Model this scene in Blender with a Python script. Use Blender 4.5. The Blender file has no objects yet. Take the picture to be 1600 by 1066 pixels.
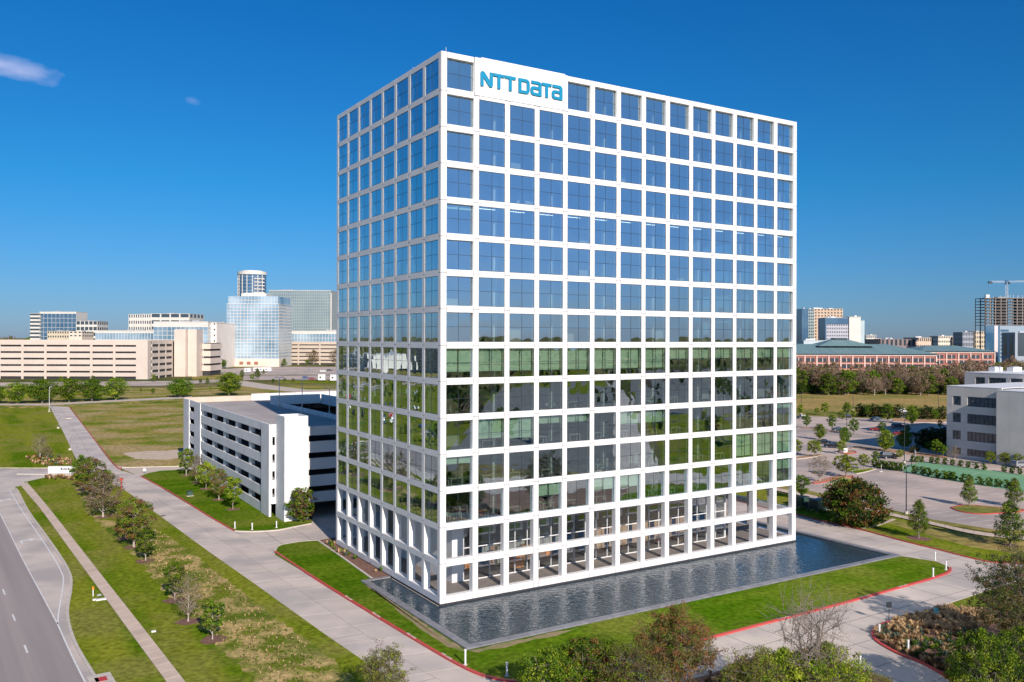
import bpy, math, random
import numpy as np
from mathutils import Vector, Matrix
R = math.radians
sc = bpy.context.scene
COL = sc.collection
# ------------------------------------------------------------------ camera
FPX, CX, CYH, HC, ROLL = 1334.0, 800.0, 528.8, 31.45, R(0.15)
cr, sr = math.cos(ROLL), math.sin(ROLL)
cam = bpy.data.objects.new('camera', bpy.data.cameras.new('camera'))
COL.objects.link(cam); sc.camera = cam
cam.data.sensor_width = 36; cam.data.lens = FPX/1600*36
cam.data.shift_y = -(533-CYH)/1600
cam.data.clip_start = 1; cam.data.clip_end = 30000
cam.matrix_world = Matrix(((cr, -sr, 0, 0), (0, 0, -1, 0), (sr, cr, 0, HC), (0, 0, 0, 1)))
# ------------------------------------------------------------------ light
SUN_AZ, SUN_EL = (0.405, -0.914), R(27)
world = bpy.data.worlds.new('World'); sc.world = world; world.use_nodes = True
wn, wl = world.node_tree.nodes, world.node_tree.links
wn.clear()
sky = wn.new('ShaderNodeTexSky'); sky.sky_type = 'NISHITA'; sky.sun_disc = False
sky.sun_elevation = SUN_EL; sky.sun_rotation = math.atan2(SUN_AZ[0], SUN_AZ[1])
sky.altitude = 200; sky.air_density = 1.0; sky.dust_density = 0.3; sky.ozone_density = 3.5
bg = wn.new('ShaderNodeBackground'); bg.inputs[1].default_value = 0.105
hsv = wn.new('ShaderNodeHueSaturation'); hsv.inputs['Saturation'].default_value = 1.0
wo = wn.new('ShaderNodeOutputWorld')
# a thin wisp of cloud in the sky, in world directions
tc = wn.new('ShaderNodeTexCoord')
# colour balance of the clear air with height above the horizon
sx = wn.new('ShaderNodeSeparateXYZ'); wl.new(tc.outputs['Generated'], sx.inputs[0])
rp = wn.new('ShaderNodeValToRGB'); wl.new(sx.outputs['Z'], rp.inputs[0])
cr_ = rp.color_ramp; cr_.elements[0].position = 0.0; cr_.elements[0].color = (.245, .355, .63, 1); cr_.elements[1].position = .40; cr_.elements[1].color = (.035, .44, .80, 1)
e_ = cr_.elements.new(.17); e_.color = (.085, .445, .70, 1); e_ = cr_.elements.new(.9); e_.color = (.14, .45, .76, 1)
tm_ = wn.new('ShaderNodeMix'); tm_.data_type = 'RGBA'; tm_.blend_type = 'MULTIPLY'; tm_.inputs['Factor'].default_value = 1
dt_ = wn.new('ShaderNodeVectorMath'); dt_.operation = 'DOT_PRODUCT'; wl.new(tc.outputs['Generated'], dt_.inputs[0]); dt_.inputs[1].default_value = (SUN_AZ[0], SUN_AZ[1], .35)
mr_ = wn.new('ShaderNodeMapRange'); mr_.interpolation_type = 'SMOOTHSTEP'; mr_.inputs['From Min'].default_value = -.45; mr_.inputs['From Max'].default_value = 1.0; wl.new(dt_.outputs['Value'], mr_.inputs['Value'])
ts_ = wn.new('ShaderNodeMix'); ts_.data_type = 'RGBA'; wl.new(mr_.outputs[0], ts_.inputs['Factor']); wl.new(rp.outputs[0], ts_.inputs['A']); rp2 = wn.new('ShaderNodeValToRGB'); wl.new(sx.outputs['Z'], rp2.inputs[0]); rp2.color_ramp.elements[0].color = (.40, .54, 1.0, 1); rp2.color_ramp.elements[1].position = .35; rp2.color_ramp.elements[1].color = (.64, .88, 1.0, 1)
wl.new(rp2.outputs[0], ts_.inputs['B'])  # paler off-frame sky tint toward the sun, added to brighten shade and reflections
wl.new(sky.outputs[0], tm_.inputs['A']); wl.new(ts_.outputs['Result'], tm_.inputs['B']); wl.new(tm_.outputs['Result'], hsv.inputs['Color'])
def wvec(px, py):
    x, y = (px-CX)/FPX, -(py-CYH)/FPX
    return Vector((x*cr-y*sr, 1, x*sr+y*cr)).normalized()
def cloud(c, ax_to, a, b, seed):
    """elliptic mask round direction c, long axis towards ax_to"""
    C = wvec(*c); A = (wvec(*ax_to)-C).normalized(); B = C.cross(A)
    def dot(v, s):
        n = wn.new('ShaderNodeVectorMath'); n.operation = 'DOT_PRODUCT'
        wl.new(tc.outputs['Generated'], n.inputs[0]); n.inputs[1].default_value = v/s
        return n.outputs['Value']
    nz = wn.new('ShaderNodeTexNoise'); nz.inputs['Scale'].default_value = 26; nz.inputs['Detail'].default_value = 6
    mp = wn.new('ShaderNodeMapping'); mp.inputs['Scale'].default_value = (1, 1, 2.2); mp.inputs['Location'].default_value = (seed, 0, 0)
    wl.new(tc.outputs['Generated'], mp.inputs[0]); wl.new(mp.outputs[0], nz.inputs['Vector'])
    def m(op, x, y=0.0):
        n = wn.new('ShaderNodeMath'); n.operation = op
        for i, q in enumerate((x, y)):
            if isinstance(q, (int, float)): n.inputs[i].default_value = q
            else: wl.new(q, n.inputs[i])
        return n.outputs[0]
    ca, cb, cc = C.dot(A)/a, C.dot(B)/b, 0
    r2 = m('ADD', m('POWER', m('ABSOLUTE', m('SUBTRACT', dot(A, a), ca)), 2.0), m('POWER', m('ABSOLUTE', m('SUBTRACT', dot(B, b), cb)), 2.0))
    k = m('SUBTRACT', m('ADD', 0.2, m('MULTIPLY', nz.outputs['Fac'], 1.6)), m('SQRT', r2))
    k = m('MULTIPLY', m('MINIMUM', m('MAXIMUM', k, 0.0), 1.0), m('GREATER_THAN', dot(C, 1.0), 0.5))
    return k, m
k1, m = cloud((0, 100), (90, 124), .062, .0135, 3.1)
k2, _ = cloud((300, 157), (330, 166), .010, .005, 7.7)
kk = m('MULTIPLY', m('MAXIMUM', k1, m('MULTIPLY', k2, .25)), .50)
mixc = wn.new('ShaderNodeMix'); mixc.data_type = 'RGBA'
wl.new(kk, mixc.inputs['Factor']); wl.new(hsv.outputs[0], mixc.inputs['A']); mixc.inputs['B'].default_value = (6.4, 6.2, 8.0, 1)
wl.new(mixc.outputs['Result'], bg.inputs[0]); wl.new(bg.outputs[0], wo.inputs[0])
sun = bpy.data.objects.new('sun', bpy.data.lights.new('sun', 'SUN')); COL.objects.link(sun)
sun.data.energy = 5.0; sun.data.angle = R(0.5); sun.data.color = (1, .89, .78)
ce = math.cos(SUN_EL)
sdir = Vector((SUN_AZ[0]*ce, SUN_AZ[1]*ce, math.sin(SUN_EL)))
sun.rotation_euler = sdir.to_track_quat('Z', 'Y').to_euler()
vs = sc.view_settings
vs.view_transform = 'Standard'; vs.look = 'None'; vs.gamma = 1; vs.exposure = 0.36; vs.use_curve_mapping = False
try: sc.cycles.max_bounces = 8; sc.cycles.transparent_max_bounces = 12
except Exception: pass
# ------------------------------------------------------------------ helpers
rnd = random.Random(7)
def G(px, py, z=0.0):
    """photograph pixel -> point on the plane z"""
    x, y = (px-CX)/FPX, -(py-CYH)/FPX
    d = Vector((x*cr-y*sr, 1.0, x*sr+y*cr))
    t = (z-HC)/d.z
    return Vector((d.x*t, t, z))
def P(px, py, Y):
    """photograph pixel -> point at depth Y"""
    x, y = (px-CX)/FPX, -(py-CYH)/FPX
    return Vector(((x*cr-y*sr)*Y, Y, HC+(x*sr+y*cr)*Y))
O = Vector((-8.34, 100, 0)); E1 = Vector((.85, .527, 0)); E2 = Vector((-.527, .85, 0)); ANG = math.atan2(.527, .85)
def L(a, b, z=0): return O+E1*a+E2*b+Vector((0, 0, z))
def tag(o, label=None, cat=None, group=None, kind=None):
    if label: o['label'] = label
    if cat: o['category'] = cat
    if group: o['group'] = group
    if kind: o['kind'] = kind
    return o
def empty(name, loc=(0, 0, 0), rz=0.0, parent=None):
    o = bpy.data.objects.new(name, None); COL.objects.link(o)
    o.location = loc; o.rotation_euler = (0, 0, rz); o.parent = parent
    o.empty_display_size = .2
    return o
def place(name, mesh, parent=None, loc=(0, 0, 0), rz=0.0, scale=None, kind=None):
    o = bpy.data.objects.new(name, mesh); COL.objects.link(o)
    o.parent = parent; o.location = loc; o.rotation_euler = (0, 0, rz)
    if scale is not None: o.scale = (scale,)*3 if isinstance(scale, (int, float)) else scale
    if kind: o['kind'] = kind
    return o
def clone(o, loc=None, rz=None, scale=None, parent=None):
    c = o.copy(); COL.objects.link(c); c.parent = parent
    if loc is not None: c.location = loc
    if rz is not None: c.rotation_euler = (0, 0, rz)
    if scale is not None: c.scale = (scale,)*3 if isinstance(scale, (int, float)) else scale
    for ch in o.children: clone(ch, parent=c)
    return c
class MB:
    """collects shapes, builds one mesh"""
    def __init__(s): s.v = []; s.f = []; s.m = []; s.mats = []; s.sm = []
    def mi(s, m):
        if m not in s.mats: s.mats.append(m)
        return s.mats.index(m)
    def add(s, vs_, fs, m, smooth=False):
        n = len(s.v); s.v += [tuple(v) for v in vs_]; k = s.mi(m)
        for f in fs: s.f.append(tuple(i+n for i in f)); s.m.append(k); s.sm.append(smooth)
    def box(s, x0, x1, y0, y1, z0, z1, m):
        s.add([(x0, y0, z0), (x1, y0, z0), (x1, y1, z0), (x0, y1, z0), (x0, y0, z1), (x1, y0, z1), (x1, y1, z1), (x0, y1, z1)],
              [(0, 3, 2, 1), (4, 5, 6, 7), (0, 1, 5, 4), (1, 2, 6, 5), (2, 3, 7, 6), (3, 0, 4, 7)], m)
    def obox(s, p, q, w, z0, z1, m):
        """box along the segment p-q (xy), width w"""
        p = Vector((p[0], p[1], 0)); q = Vector((q[0], q[1], 0)); d = (q-p).normalized(); n = Vector((-d.y, d.x, 0))*w/2
        c = [p-n, q-n, q+n, p+n]
        s.add([(a.x, a.y, z0) for a in c]+[(a.x, a.y, z1) for a in c],
              [(0, 3, 2, 1), (4, 5, 6, 7), (0, 1, 5, 4), (1, 2, 6, 5), (2, 3, 7, 6), (3, 0, 4, 7)], m)
    def prism(s, poly, z0, z1, m, m_side=None):
        n = len(poly)
        ar = sum(poly[i][0]*poly[(i+1) % n][1]-poly[(i+1) % n][0]*poly[i][1] for i in range(n))
        if ar < 0: poly = poly[::-1]
        vv = [(p[0], p[1], z0) for p in poly]+[(p[0], p[1], z1) for p in poly]
        s.add(vv, [tuple(range(n, 2*n))], m)
        s.add(vv, [(i, (i+1) % n, n+(i+1) % n, n+i) for i in range(n)], m_side or m)
    def tube(s, pts, rad, m, n=6, cap=True):
        pts = [Vector(p) for p in pts]
        if isinstance(rad, (int, float)): rad = [rad]*len(pts)
        ring = []
        for i, p in enumerate(pts):
            d = (pts[min(i+1, len(pts)-1)]-pts[max(i-1, 0)]).normalized()
            a = d.orthogonal().normalized() if abs(d.z) < .99 else Vector((1, 0, 0)); b = d.cross(a)
            ring += [p+(a*math.cos(t)+b*math.sin(t))*rad[i] for t in [2*math.pi*k/n for k in range(n)]]
        fs = [(i*n+k, i*n+(k+1) % n, (i+1)*n+(k+1) % n, (i+1)*n+k) for i in range(len(pts)-1) for k in range(n)]
        s.add(ring, fs, m, True)
        if cap:
            q = len(pts)-1
            s.add(ring, [tuple(range(q*n, q*n+n)), tuple(range(n-1, -1, -1))], m)
    def mesh(s, name):
        me = bpy.data.meshes.new(name); me.from_pydata(s.v, [], s.f)
        for m in s.mats: me.materials.append(m)
        me.polygons.foreach_set('material_index', s.m); me.polygons.foreach_set('use_smooth', s.sm); me.update()
        return me
    def build(s, name, parent=None, loc=(0, 0, 0), rz=0.0, kind=None):
        return place(name, s.mesh(name), parent, loc, rz, kind=kind)
def np_mesh(name, V, F, MI, mats, smooth=False):
    """V (n,3), F (k,4) quads"""
    me = bpy.data.meshes.new(name); F = np.asarray(F, dtype=np.int32); k = len(F)
    me.vertices.add(len(V)); me.vertices.foreach_set('co', np.asarray(V, dtype=np.float32).ravel())
    me.loops.add(F.size); me.loops.foreach_set('vertex_index', F.ravel())
    me.polygons.add(k); me.polygons.foreach_set('loop_start', np.arange(0, F.size, F.shape[1], dtype=np.int32))
    for m_ in mats: me.materials.append(m_)
    me.polygons.foreach_set('material_index', np.asarray(MI, dtype=np.int32))
    me.update(calc_edges=True); me.validate()
    return me
# ------------------------------------------------------------------ materials
def mat(name, c1, c2=None, rough=.7, scale=1.0, detail=4, bump=0.0, bscale=None, metal=0.0, objvar=0.0, stretch=None, spec=.5, c3=None, scale3=.05, edge=(.35, .65), fine=0):
    m_ = bpy.data.materials.new(name); m_.use_nodes = True
    nt = m_.node_tree; n, l = nt.nodes, nt.links
    b = n['Principled BSDF']; b.inputs['Roughness'].default_value = rough; b.inputs['Metallic'].default_value = metal
    b.inputs['Specular IOR Level'].default_value = spec
    b.inputs['Base Color'].default_value = (*c1, 1)
    geo = n.new('ShaderNodeNewGeometry'); vec = geo.outputs['Position']
    if stretch:
        mp = n.new('ShaderNodeMapping'); mp.vector_type = 'POINT'; mp.inputs['Rotation'].default_value = (0, 0, -stretch[3]); mp.inputs['Scale'].default_value = stretch[:3]
        # rotate first, then scale
        mp2 = n.new('ShaderNodeMapping'); mp2.inputs['Rotation'].default_value = (0, 0, -stretch[3]); mp.inputs['Rotation'].default_value = (0, 0, 0)
        l.new(vec, mp2.inputs[0]); l.new(mp2.outputs[0], mp.inputs[0]); svec = mp.outputs[0]
    else: svec = vec
    out = None
    def noise(sc_, v, d=detail):
        t = n.new('ShaderNodeTexNoise'); t.inputs['Scale'].default_value = sc_; t.inputs['Detail'].default_value = d; l.new(v, t.inputs['Vector']); return t.outputs['Fac']
    def ramp(f, lo, hi):
        r = n.new('ShaderNodeMapRange'); r.inputs['From Min'].default_value = lo; r.inputs['From Max'].default_value = hi; l.new(f, r.inputs['Value']); return r.outputs[0]
    def mix(f, A, B, mode='MIX'):
        x = n.new('ShaderNodeMix'); x.data_type = 'RGBA'; x.blend_type = mode
        if isinstance(f, float): x.inputs['Factor'].default_value = f
        else: l.new(f, x.inputs['Factor'])
        for k, q in (('A', A), ('B', B)):
            if isinstance(q, tuple): x.inputs[k].default_value = (*q, 1)
            else: l.new(q, x.inputs[k])
        return x.outputs['Result']
    if c2 is not None: out = mix(ramp(noise(scale, svec), *edge), c1, c2)
    if c3 is not None: out = mix(ramp(noise(scale3, vec, 5), .45, .62), out, c3)
    if fine:
        fr = n.new('ShaderNodeMapRange'); fr.inputs['From Min'].default_value = .3; fr.inputs['From Max'].default_value = .7; fr.inputs['To Min'].default_value = .62; fr.inputs['To Max'].default_value = 1.35; l.new(noise(fine, vec, 5), fr.inputs['Value'])
        cf = n.new('ShaderNodeCombineColor')
        for k in range(3): l.new(fr.outputs[0], cf.inputs[k])
        out = mix(1.0, out, cf.outputs[0], 'MULTIPLY')
    if objvar:
        oi = n.new('ShaderNodeObjectInfo'); r = n.new('ShaderNodeMapRange'); r.inputs['To Min'].default_value = 1-objvar; r.inputs['To Max'].default_value = 1+objvar
        l.new(oi.outputs['Random'], r.inputs['Value'])
        cb = n.new('ShaderNodeCombineColor')
        for k in range(3): l.new(r.outputs[0], cb.inputs[k])
        out = mix(1.0, out if out is not None else c1, cb.outputs[0], 'MULTIPLY')
    if out is not None: l.new(out, b.inputs['Base Color'])
    if bump:
        bp = n.new('ShaderNodeBump'); bp.inputs['Strength'].default_value = bump; bp.inputs['Distance'].default_value = .05
        l.new(noise(bscale or scale*4, svec, 3), bp.inputs['Height']); l.new(bp.outputs[0], b.inputs['Normal'])
    return m_
def leafmat(name, c, tr=.35):
    m_ = bpy.data.materials.new(name); m_.use_nodes = True; nt = m_.node_tree; n, l = nt.nodes, nt.links
    n.remove(n['Principled BSDF']); o = n['Material Output']
    d = n.new('ShaderNodeBsdfDiffuse'); t = n.new('ShaderNodeBsdfTranslucent'); x = n.new('ShaderNodeMixShader'); x.inputs[0].default_value = tr
    oi = n.new('ShaderNodeObjectInfo'); hs = n.new('ShaderNodeHueSaturation'); hs.inputs['Color'].default_value = (*c, 1)
    r = n.new('ShaderNodeMapRange'); r.inputs['To Min'].default_value = .78; r.inputs['To Max'].default_value = 1.22
    l.new(oi.outputs['Random'], r.inputs['Value']); l.new(r.outputs[0], hs.inputs['Value'])
    l.new(hs.outputs[0], d.inputs[0]); l.new(hs.outputs[0], t.inputs[0])
    l.new(d.outputs[0], x.inputs[1]); l.new(t.outputs[0], x.inputs[2]); l.new(x.outputs[0], o.inputs[0])
    return m_
def glassmat(name, trans, refl, f0, f1, rough=0.0, wob=0.0, wscale=.5):
    m_ = bpy.data.materials.new(name); m_.use_nodes = True; nt = m_.node_tree; n, l = nt.nodes, nt.links
    n.remove(n['Principled BSDF']); o = n['Material Output']
    t = n.new('ShaderNodeBsdfTransparent'); t.inputs[0].default_value = (*trans, 1)
    g = n.new('ShaderNodeBsdfGlossy'); g.inputs['Color'].default_value = (*refl, 1); g.inputs['Roughness'].default_value = rough
    lw = n.new('ShaderNodeLayerWeight'); lw.inputs[0].default_value = .5
    r = n.new('ShaderNodeMapRange'); r.inputs['To Min'].default_value = f0; r.inputs['To Max'].default_value = f1
    x = n.new('ShaderNodeMixShader'); l.new(lw.outputs['Facing'], r.inputs['Value']); l.new(r.outputs[0], x.inputs[0])
    if wob:
        geo = n.new('ShaderNodeNewGeometry'); nz = n.new('ShaderNodeTexNoise'); nz.inputs['Scale'].default_value = wscale; nz.inputs['Detail'].default_value = 1
        bp = n.new('ShaderNodeBump'); bp.inputs['Strength'].default_value = 1; bp.inputs['Distance'].default_value = wob
        l.new(geo.outputs['Position'], nz.inputs['Vector']); l.new(nz.outputs['Fac'], bp.inputs['Height']); l.new(bp.outputs[0], g.inputs['Normal'])
    l.new(t.outputs[0], x.inputs[1]); l.new(g.outputs[0], x.inputs[2]); l.new(x.outputs[0], o.inputs[0])
    return m_
def emis(name, c, s):
    m_ = bpy.data.materials.new(name); m_.use_nodes = True; b = m_.node_tree.nodes['Principled BSDF']
    b.inputs['Base Color'].default_value = (*c, 1); b.inputs['Emission Color'].default_value = (*c, 1); b.inputs['Emission Strength'].default_value = s
    return m_
M = {}
M['white'] = mat('white_panel', (.70, .69, .69), (.645, .635, .64), .45, .35, 3, objvar=.02)
M['panel_joint'] = mat('panel_joint', (.20, .19, .19), None, .8)
M['white_frame'] = mat('white_frame', (.74, .73, .72), None, .5)
M['dark_metal'] = mat('dark_metal', (.03, .04, .05), None, .4, metal=.3)
M['grey_metal'] = mat('grey_metal', (.45, .46, .47), None, .4, metal=.6)
M['pale_metal'] = mat('pale_metal', (.62, .63, .64), None, .45)
M['glass'] = glassmat('window_glass', (.68, .80, .76), (.80, .94, 1.0), .44, .84, 0, .004, .45)
M['lobby_glass'] = glassmat('lobby_glass', (.75, .80, .80), (.85, .92, 1), .10, .7)
M['ceiling'] = mat('ceiling', (.35, .36, .36), None, .8)
M['carpet'] = mat('carpet', (.14, .15, .15), (.09, .10, .11), .9, .4)
M['core'] = mat('core_wall', (.42, .40, .37), (.34, .33, .31), .8, .15)
M['paving'] = mat('arcade_paving', (.22, .19, .17), (.17, .15, .14), .7, .8)
M['blind'] = mat('blind_fabric', (.62, .74, .58), None, .8)
M['blue'] = mat('sign_blue', (.0, .21, .37), None, .4)
M['deskw'] = mat('desk_white', (.75, .76, .7), None, .5)
M['orange'] = mat('orange_fabric', (.75, .25, .04), None, .7)
M['lamp'] = emis('ceiling_lamp', (1, .97, .9), 3.0)
M['stone'] = mat('coping_stone', (.22, .22, .24), (.16, .16, .18), .5, .8, bump=.1)
M['dark'] = mat('dark_recess', (.03, .03, .035), None, .8)
M['concrete'] = mat('road_concrete', (.57, .485, .425), (.49, .42, .37), .85, .25, 6, bump=.15, bscale=6, c3=(.38, .335, .31), scale3=.11)
M['slab'] = mat('slab_concrete', (.57, .485, .425), (.50, .43, .38), .85, .3, 6, bump=.15, bscale=6, objvar=.06, c3=(.40, .355, .33), scale3=.13)
M['walk'] = mat('walk_concrete', (.58, .455, .36), (.50, .39, .31), .85, .5, 5, bump=.1, bscale=6, objvar=.06)
M['tan_conc'] = mat('tan_concrete', (.54, .45, .37), (.47, .39, .32), .85, .3, 5)
M['lot'] = mat('lot_concrete', (.54, .43, .36), (.45, .36, .31), .85, .12, 6, c3=(.33, .275, .25), scale3=.05)
M['asphalt'] = mat('asphalt', (.34, .285, .265), (.245, .215, .205), .85, .35, 6, bump=.2, bscale=8, stretch=(1.4, .03, 1, R(35.2)))
M['joint'] = mat('joint_filler', (.13, .12, .11), None, .9)
M['kerb'] = mat('kerb_concrete', (.55, .49, .42), (.46, .41, .36), .85, 1.5)
M['red'] = mat('red_paint', (.48, .05, .045), (.36, .09, .08), .6, 1.2, 5, edge=(.45, .8))
M['paint'] = mat('white_paint', (.75, .74, .71), (.6, .58, .55), .6, 2.0)
G_ = dict(rough=1.0, spec=0.0)
M['lawn'] = mat('lawn_grass', (.085, .150, .006), (.205, .220, .022), scale=.16, detail=8, bump=.7, bscale=5, stretch=(1.1, .09, 1, R(33)), c3=(.20, .20, .04), scale3=.09, edge=(.38, .62), fine=1.6, **G_)
M['lawn_bright'] = mat('lawn_bright', (.055, .125, .004), (.105, .165, .010), scale=.25, detail=8, bump=.7, bscale=5, stretch=(.15, 1, 1, R(31.8)), c3=(.15, .175, .025), scale3=.06, edge=(.38, .62), fine=1.6, **G_)
M['rough'] = mat('rough_grass', (.14, .17, .02), (.44, .32, .14), scale=.35, detail=10, bump=.9, bscale=4, c3=(.09, .14, .015), scale3=.09, edge=(.42, .60), fine=2.5, **G_)
M['field'] = mat('field_grass', (.30, .235, .07), (.14, .18, .02), scale=.07, detail=10, bump=.8, bscale=2, c3=(.36, .27, .13), scale3=.06, stretch=(.8, 1.1, 1, R(20)), edge=(.42, .58), fine=.8, **G_)
M['dry'] = mat('dry_grass', (.40, .27, .11), (.29, .22, .08), scale=.05, detail=8, bump=.5, bscale=2, c3=(.17, .18, .045), scale3=.02, fine=.6, **G_)
M['ground'] = mat('ground_earth', (.13, .14, .045), (.25, .20, .10), scale=.012, detail=9, c3=(.07, .09, .03), scale3=.004, fine=.1, **G_)
M['dirt'] = mat('bare_dirt', (.56, .44, .33), (.45, .35, .26), .95, .6, 6)
M['mulch'] = mat('mulch', (.13, .065, .045), (.21, .11, .075), .95, 3.0, 6, bump=.6, bscale=12)
M['bark'] = mat('bark', (.24, .20, .17), (.15, .12, .10), .9, 5.0)
M['bark_pale'] = mat('bark_pale', (.42, .36, .31), (.3, .25, .22), .9, 5.0)
LM = {k: leafmat('leaf_'+k, c) for k, c in dict(
    lime=(.30, .36, .035), fresh=(.19, .28, .02), mid=(.115, .20, .018), deep=(.045, .095, .02), dark=(.025, .055, .018), olive=(.17, .17, .05),
    grey=(.17, .18, .10), brown=(.20, .12, .06), rust=(.27, .12, .05), twig=(.28, .21, .15), twigp=(.26, .175, .14), straw=(.62, .45, .26), strawd=(.42, .29, .17), sage=(.13, .17, .12)).items()}
# ================================================================== GROUND
def sheet(name, pts, z, m_, thick=0.0, world=False, kind='structure', parent=None, rag=0.0):
    pp = [Vector((p[0], p[1], 0)) for p in pts] if world else [G(*p) for p in pts]
    if rag:   # uneven natural edge
        q_ = []; jr = random.Random(len(pts)*31+int(pp[0].x))
        for i in range(len(pp)):
            a, b = pp[i], pp[(i+1) % len(pp)]; n_ = max(1, int((b-a).length/.7)); w_ = Vector((-(b-a).y, (b-a).x, 0)).normalized()
            for k in range(n_): p_ = a.lerp(b, k/n_); q_.append(p_+w_*(jr.uniform(-.5, .5)*rag+.8*rag*math.sin(p_.x*.9+p_.y*.6)))
        pp = q_
    mb = MB()
    if thick: mb.prism([(p.x, p.y) for p in pp], z-thick, z, m_)
    else:
        n = len(pp); ar = sum(pp[i].x*pp[(i+1) % n].y-pp[(i+1) % n].x*pp[i].y for i in range(n))
        if ar < 0: pp = pp[::-1]
        mb.add([(p.x, p.y, z) for p in pp], [tuple(range(n))], m_)
    o = mb.build(name, parent)
    if kind and parent is None: o['kind'] = kind
    return o
def smooth(pts, k=6):
    out = []
    for i in range(len(pts)-1):
        p0, p1, p2, p3 = pts[max(i-1, 0)], pts[i], pts[i+1], pts[min(i+2, len(pts)-1)]
        for j in range(k):
            t = j/k
            out.append(.5*((2*p1)+(p2-p0)*t+(2*p0-5*p1+4*p2-p3)*t*t+(3*p1-p0-3*p2+p3)*t**3))
    out.append(pts[-1]); return out
def strip_mesh(mb, line, off0, off1, z0, z1, m_):
    """ribbon between two offsets of a world polyline, with sides"""
    n = len(line); a = []; b = []
    for i, p in enumerate(line):
        d = (line[min(i+1, n-1)]-line[max(i-1, 0)]).normalized(); q = Vector((-d.y, d.x, 0))
        a.append(p+q*off0); b.append(p+q*off1)
    v = [(p.x, p.y, z1) for p in a]+[(p.x, p.y, z1) for p in b]+[(p.x, p.y, z0) for p in a]+[(p.x, p.y, z0) for p in b]
    f = []
    for i in range(n-1):
        f += [(i, i+1, n+i+1, n+i), (2*n+i, 2*n+i+1, i+1, i), (n+i, n+i+1, 3*n+i+1, 3*n+i)]
    mb.add(v, f, m_)
def kerb(pxs, m_, w=.2, h=.16, name='kerb', world=False, sm=6):
    line = smooth([Vector((p[0], p[1], 0)) if world else G(*p) for p in pxs], sm)
    mb = MB(); strip_mesh(mb, line, -w/2, w/2, 0, h, m_)
    return tag(mb.build(name), kind='structure')
def resample(line, step):
    acc = [0]
    for i in range(1, len(line)): acc.append(acc[-1]+(line[i]-line[i-1]).length)
    n = max(1, int(acc[-1]/step)); out = []
    for k in range(n+1):
        s = acc[-1]*k/n; i = max(j for j in range(len(acc)) if acc[j] <= s+1e-9); i = min(i, len(line)-2)
        out.append(line[i].lerp(line[i+1], (s-acc[i])/max(acc[i+1]-acc[i], 1e-9)))
    return out
def slabs(name, left, right, n_len, n_wid, z, m_, gap=.05, base=M['joint'], t=.03):
    """a road or walk laid as separate concrete slabs between two edges"""
    A = smooth([G(*p) for p in left], 8); B = smooth([G(*p) for p in right], 8)
    def even(l):
        acc = [0]
        for i in range(1, len(l)): acc.append(acc[-1]+(l[i]-l[i-1]).length)
        o = []
        for k in range(n_len+1):
            s = acc[-1]*k/n_len; i = 0
            while i < len(l)-2 and acc[i+1] < s: i += 1
            o.append(l[i].lerp(l[i+1], min(1, (s-acc[i])/max(acc[i+1]-acc[i], 1e-9))))
        return o
    A, B = even(A), even(B)
    mb = MB(); mb.add([(p.x, p.y, z-t) for p in A]+[(p.x, p.y, z-t) for p in B], [(i, i+1, n_len+2+i, n_len+1+i) for i in range(n_len)], base)
    root = tag(mb.build(name), kind='structure')
    for i in range(n_len):
        for j in range(n_wid):
            q = [A[i].lerp(B[i], j/n_wid), A[i+1].lerp(B[i+1], j/n_wid), A[i+1].lerp(B[i+1], (j+1)/n_wid), A[i].lerp(B[i], (j+1)/n_wid)]
            c = sum(q, Vector())/4
            ar = (q[2]-q[0]).cross(q[3]-q[1]).z
            if ar < 0: q = q[::-1]
            q = [p+(c-p).normalized()*gap*.7 for p in q]
            s = MB(); s.add([(p.x-c.x, p.y-c.y, 0) for p in q]+[(p.x-c.x, p.y-c.y, -t+.004) for p in q], [(0, 1, 2, 3)]+[(4+k, 4+(k+1) % 4, (k+1) % 4, k) for k in range(4)], m_)
            s.build('slab', root, (c.x, c.y, z+rnd.uniform(-.002, .002)))
    return root
mb = MB(); mb.add([(-14000, -3000, -.05), (14000, -3000, -.05), (14000, 22000, -.05), (-14000, 22000, -.05)], [(0, 1, 2, 3)], M['ground'])
tag(mb.build('ground'), kind='structure')
# highway frame: t along, w to the left of the edge line
HA, HB = G(0, 803), G(133, 1066)
HD = (HA-HB).normalized(); HN = Vector((-HD.y, HD.x, 0))
if HN.x > 0: HN = -HN
H0 = G(90, 980)
def HW(t, w): return H0+HD*t+HN*w
def hroad(name, w0, w1, m_, z=0.0, t0=-90, t1=1400):
    q = [HW(t0, w0), HW(t1, w0), HW(t1, w1), HW(t0, w1)]
    return sheet(name, [(p.x, p.y) for p in q], z, m_, world=True)
sheet('verge', [(-3000, 640), (-800, 640), (118, 628), (300, 620), (300, 760), (600, 1200), (-200, 1600), (-9000, 900)], -.03, M['rough'])
hroad('asphalt_road', -1.0, 14.5, M['asphalt'], .0)
hroad('highway', 30, 50, M['concrete'], 0); hroad('highway', 54, 74, M['concrete'], 0); hroad('frontage_road', 96, 108, M['asphalt'], 0)
hroad('highway_verge', 15, 29.5, M['lawn'], -.012, -90, 900); hroad('highway_verge', 75, 95, M['lawn'], -.012, -90, 900); hroad('highway_verge', 109, 135, M['lawn'], -.012, -90, 900)
hroad('median_barrier', 51.8, 52.4, M['kerb'], .9)
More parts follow.
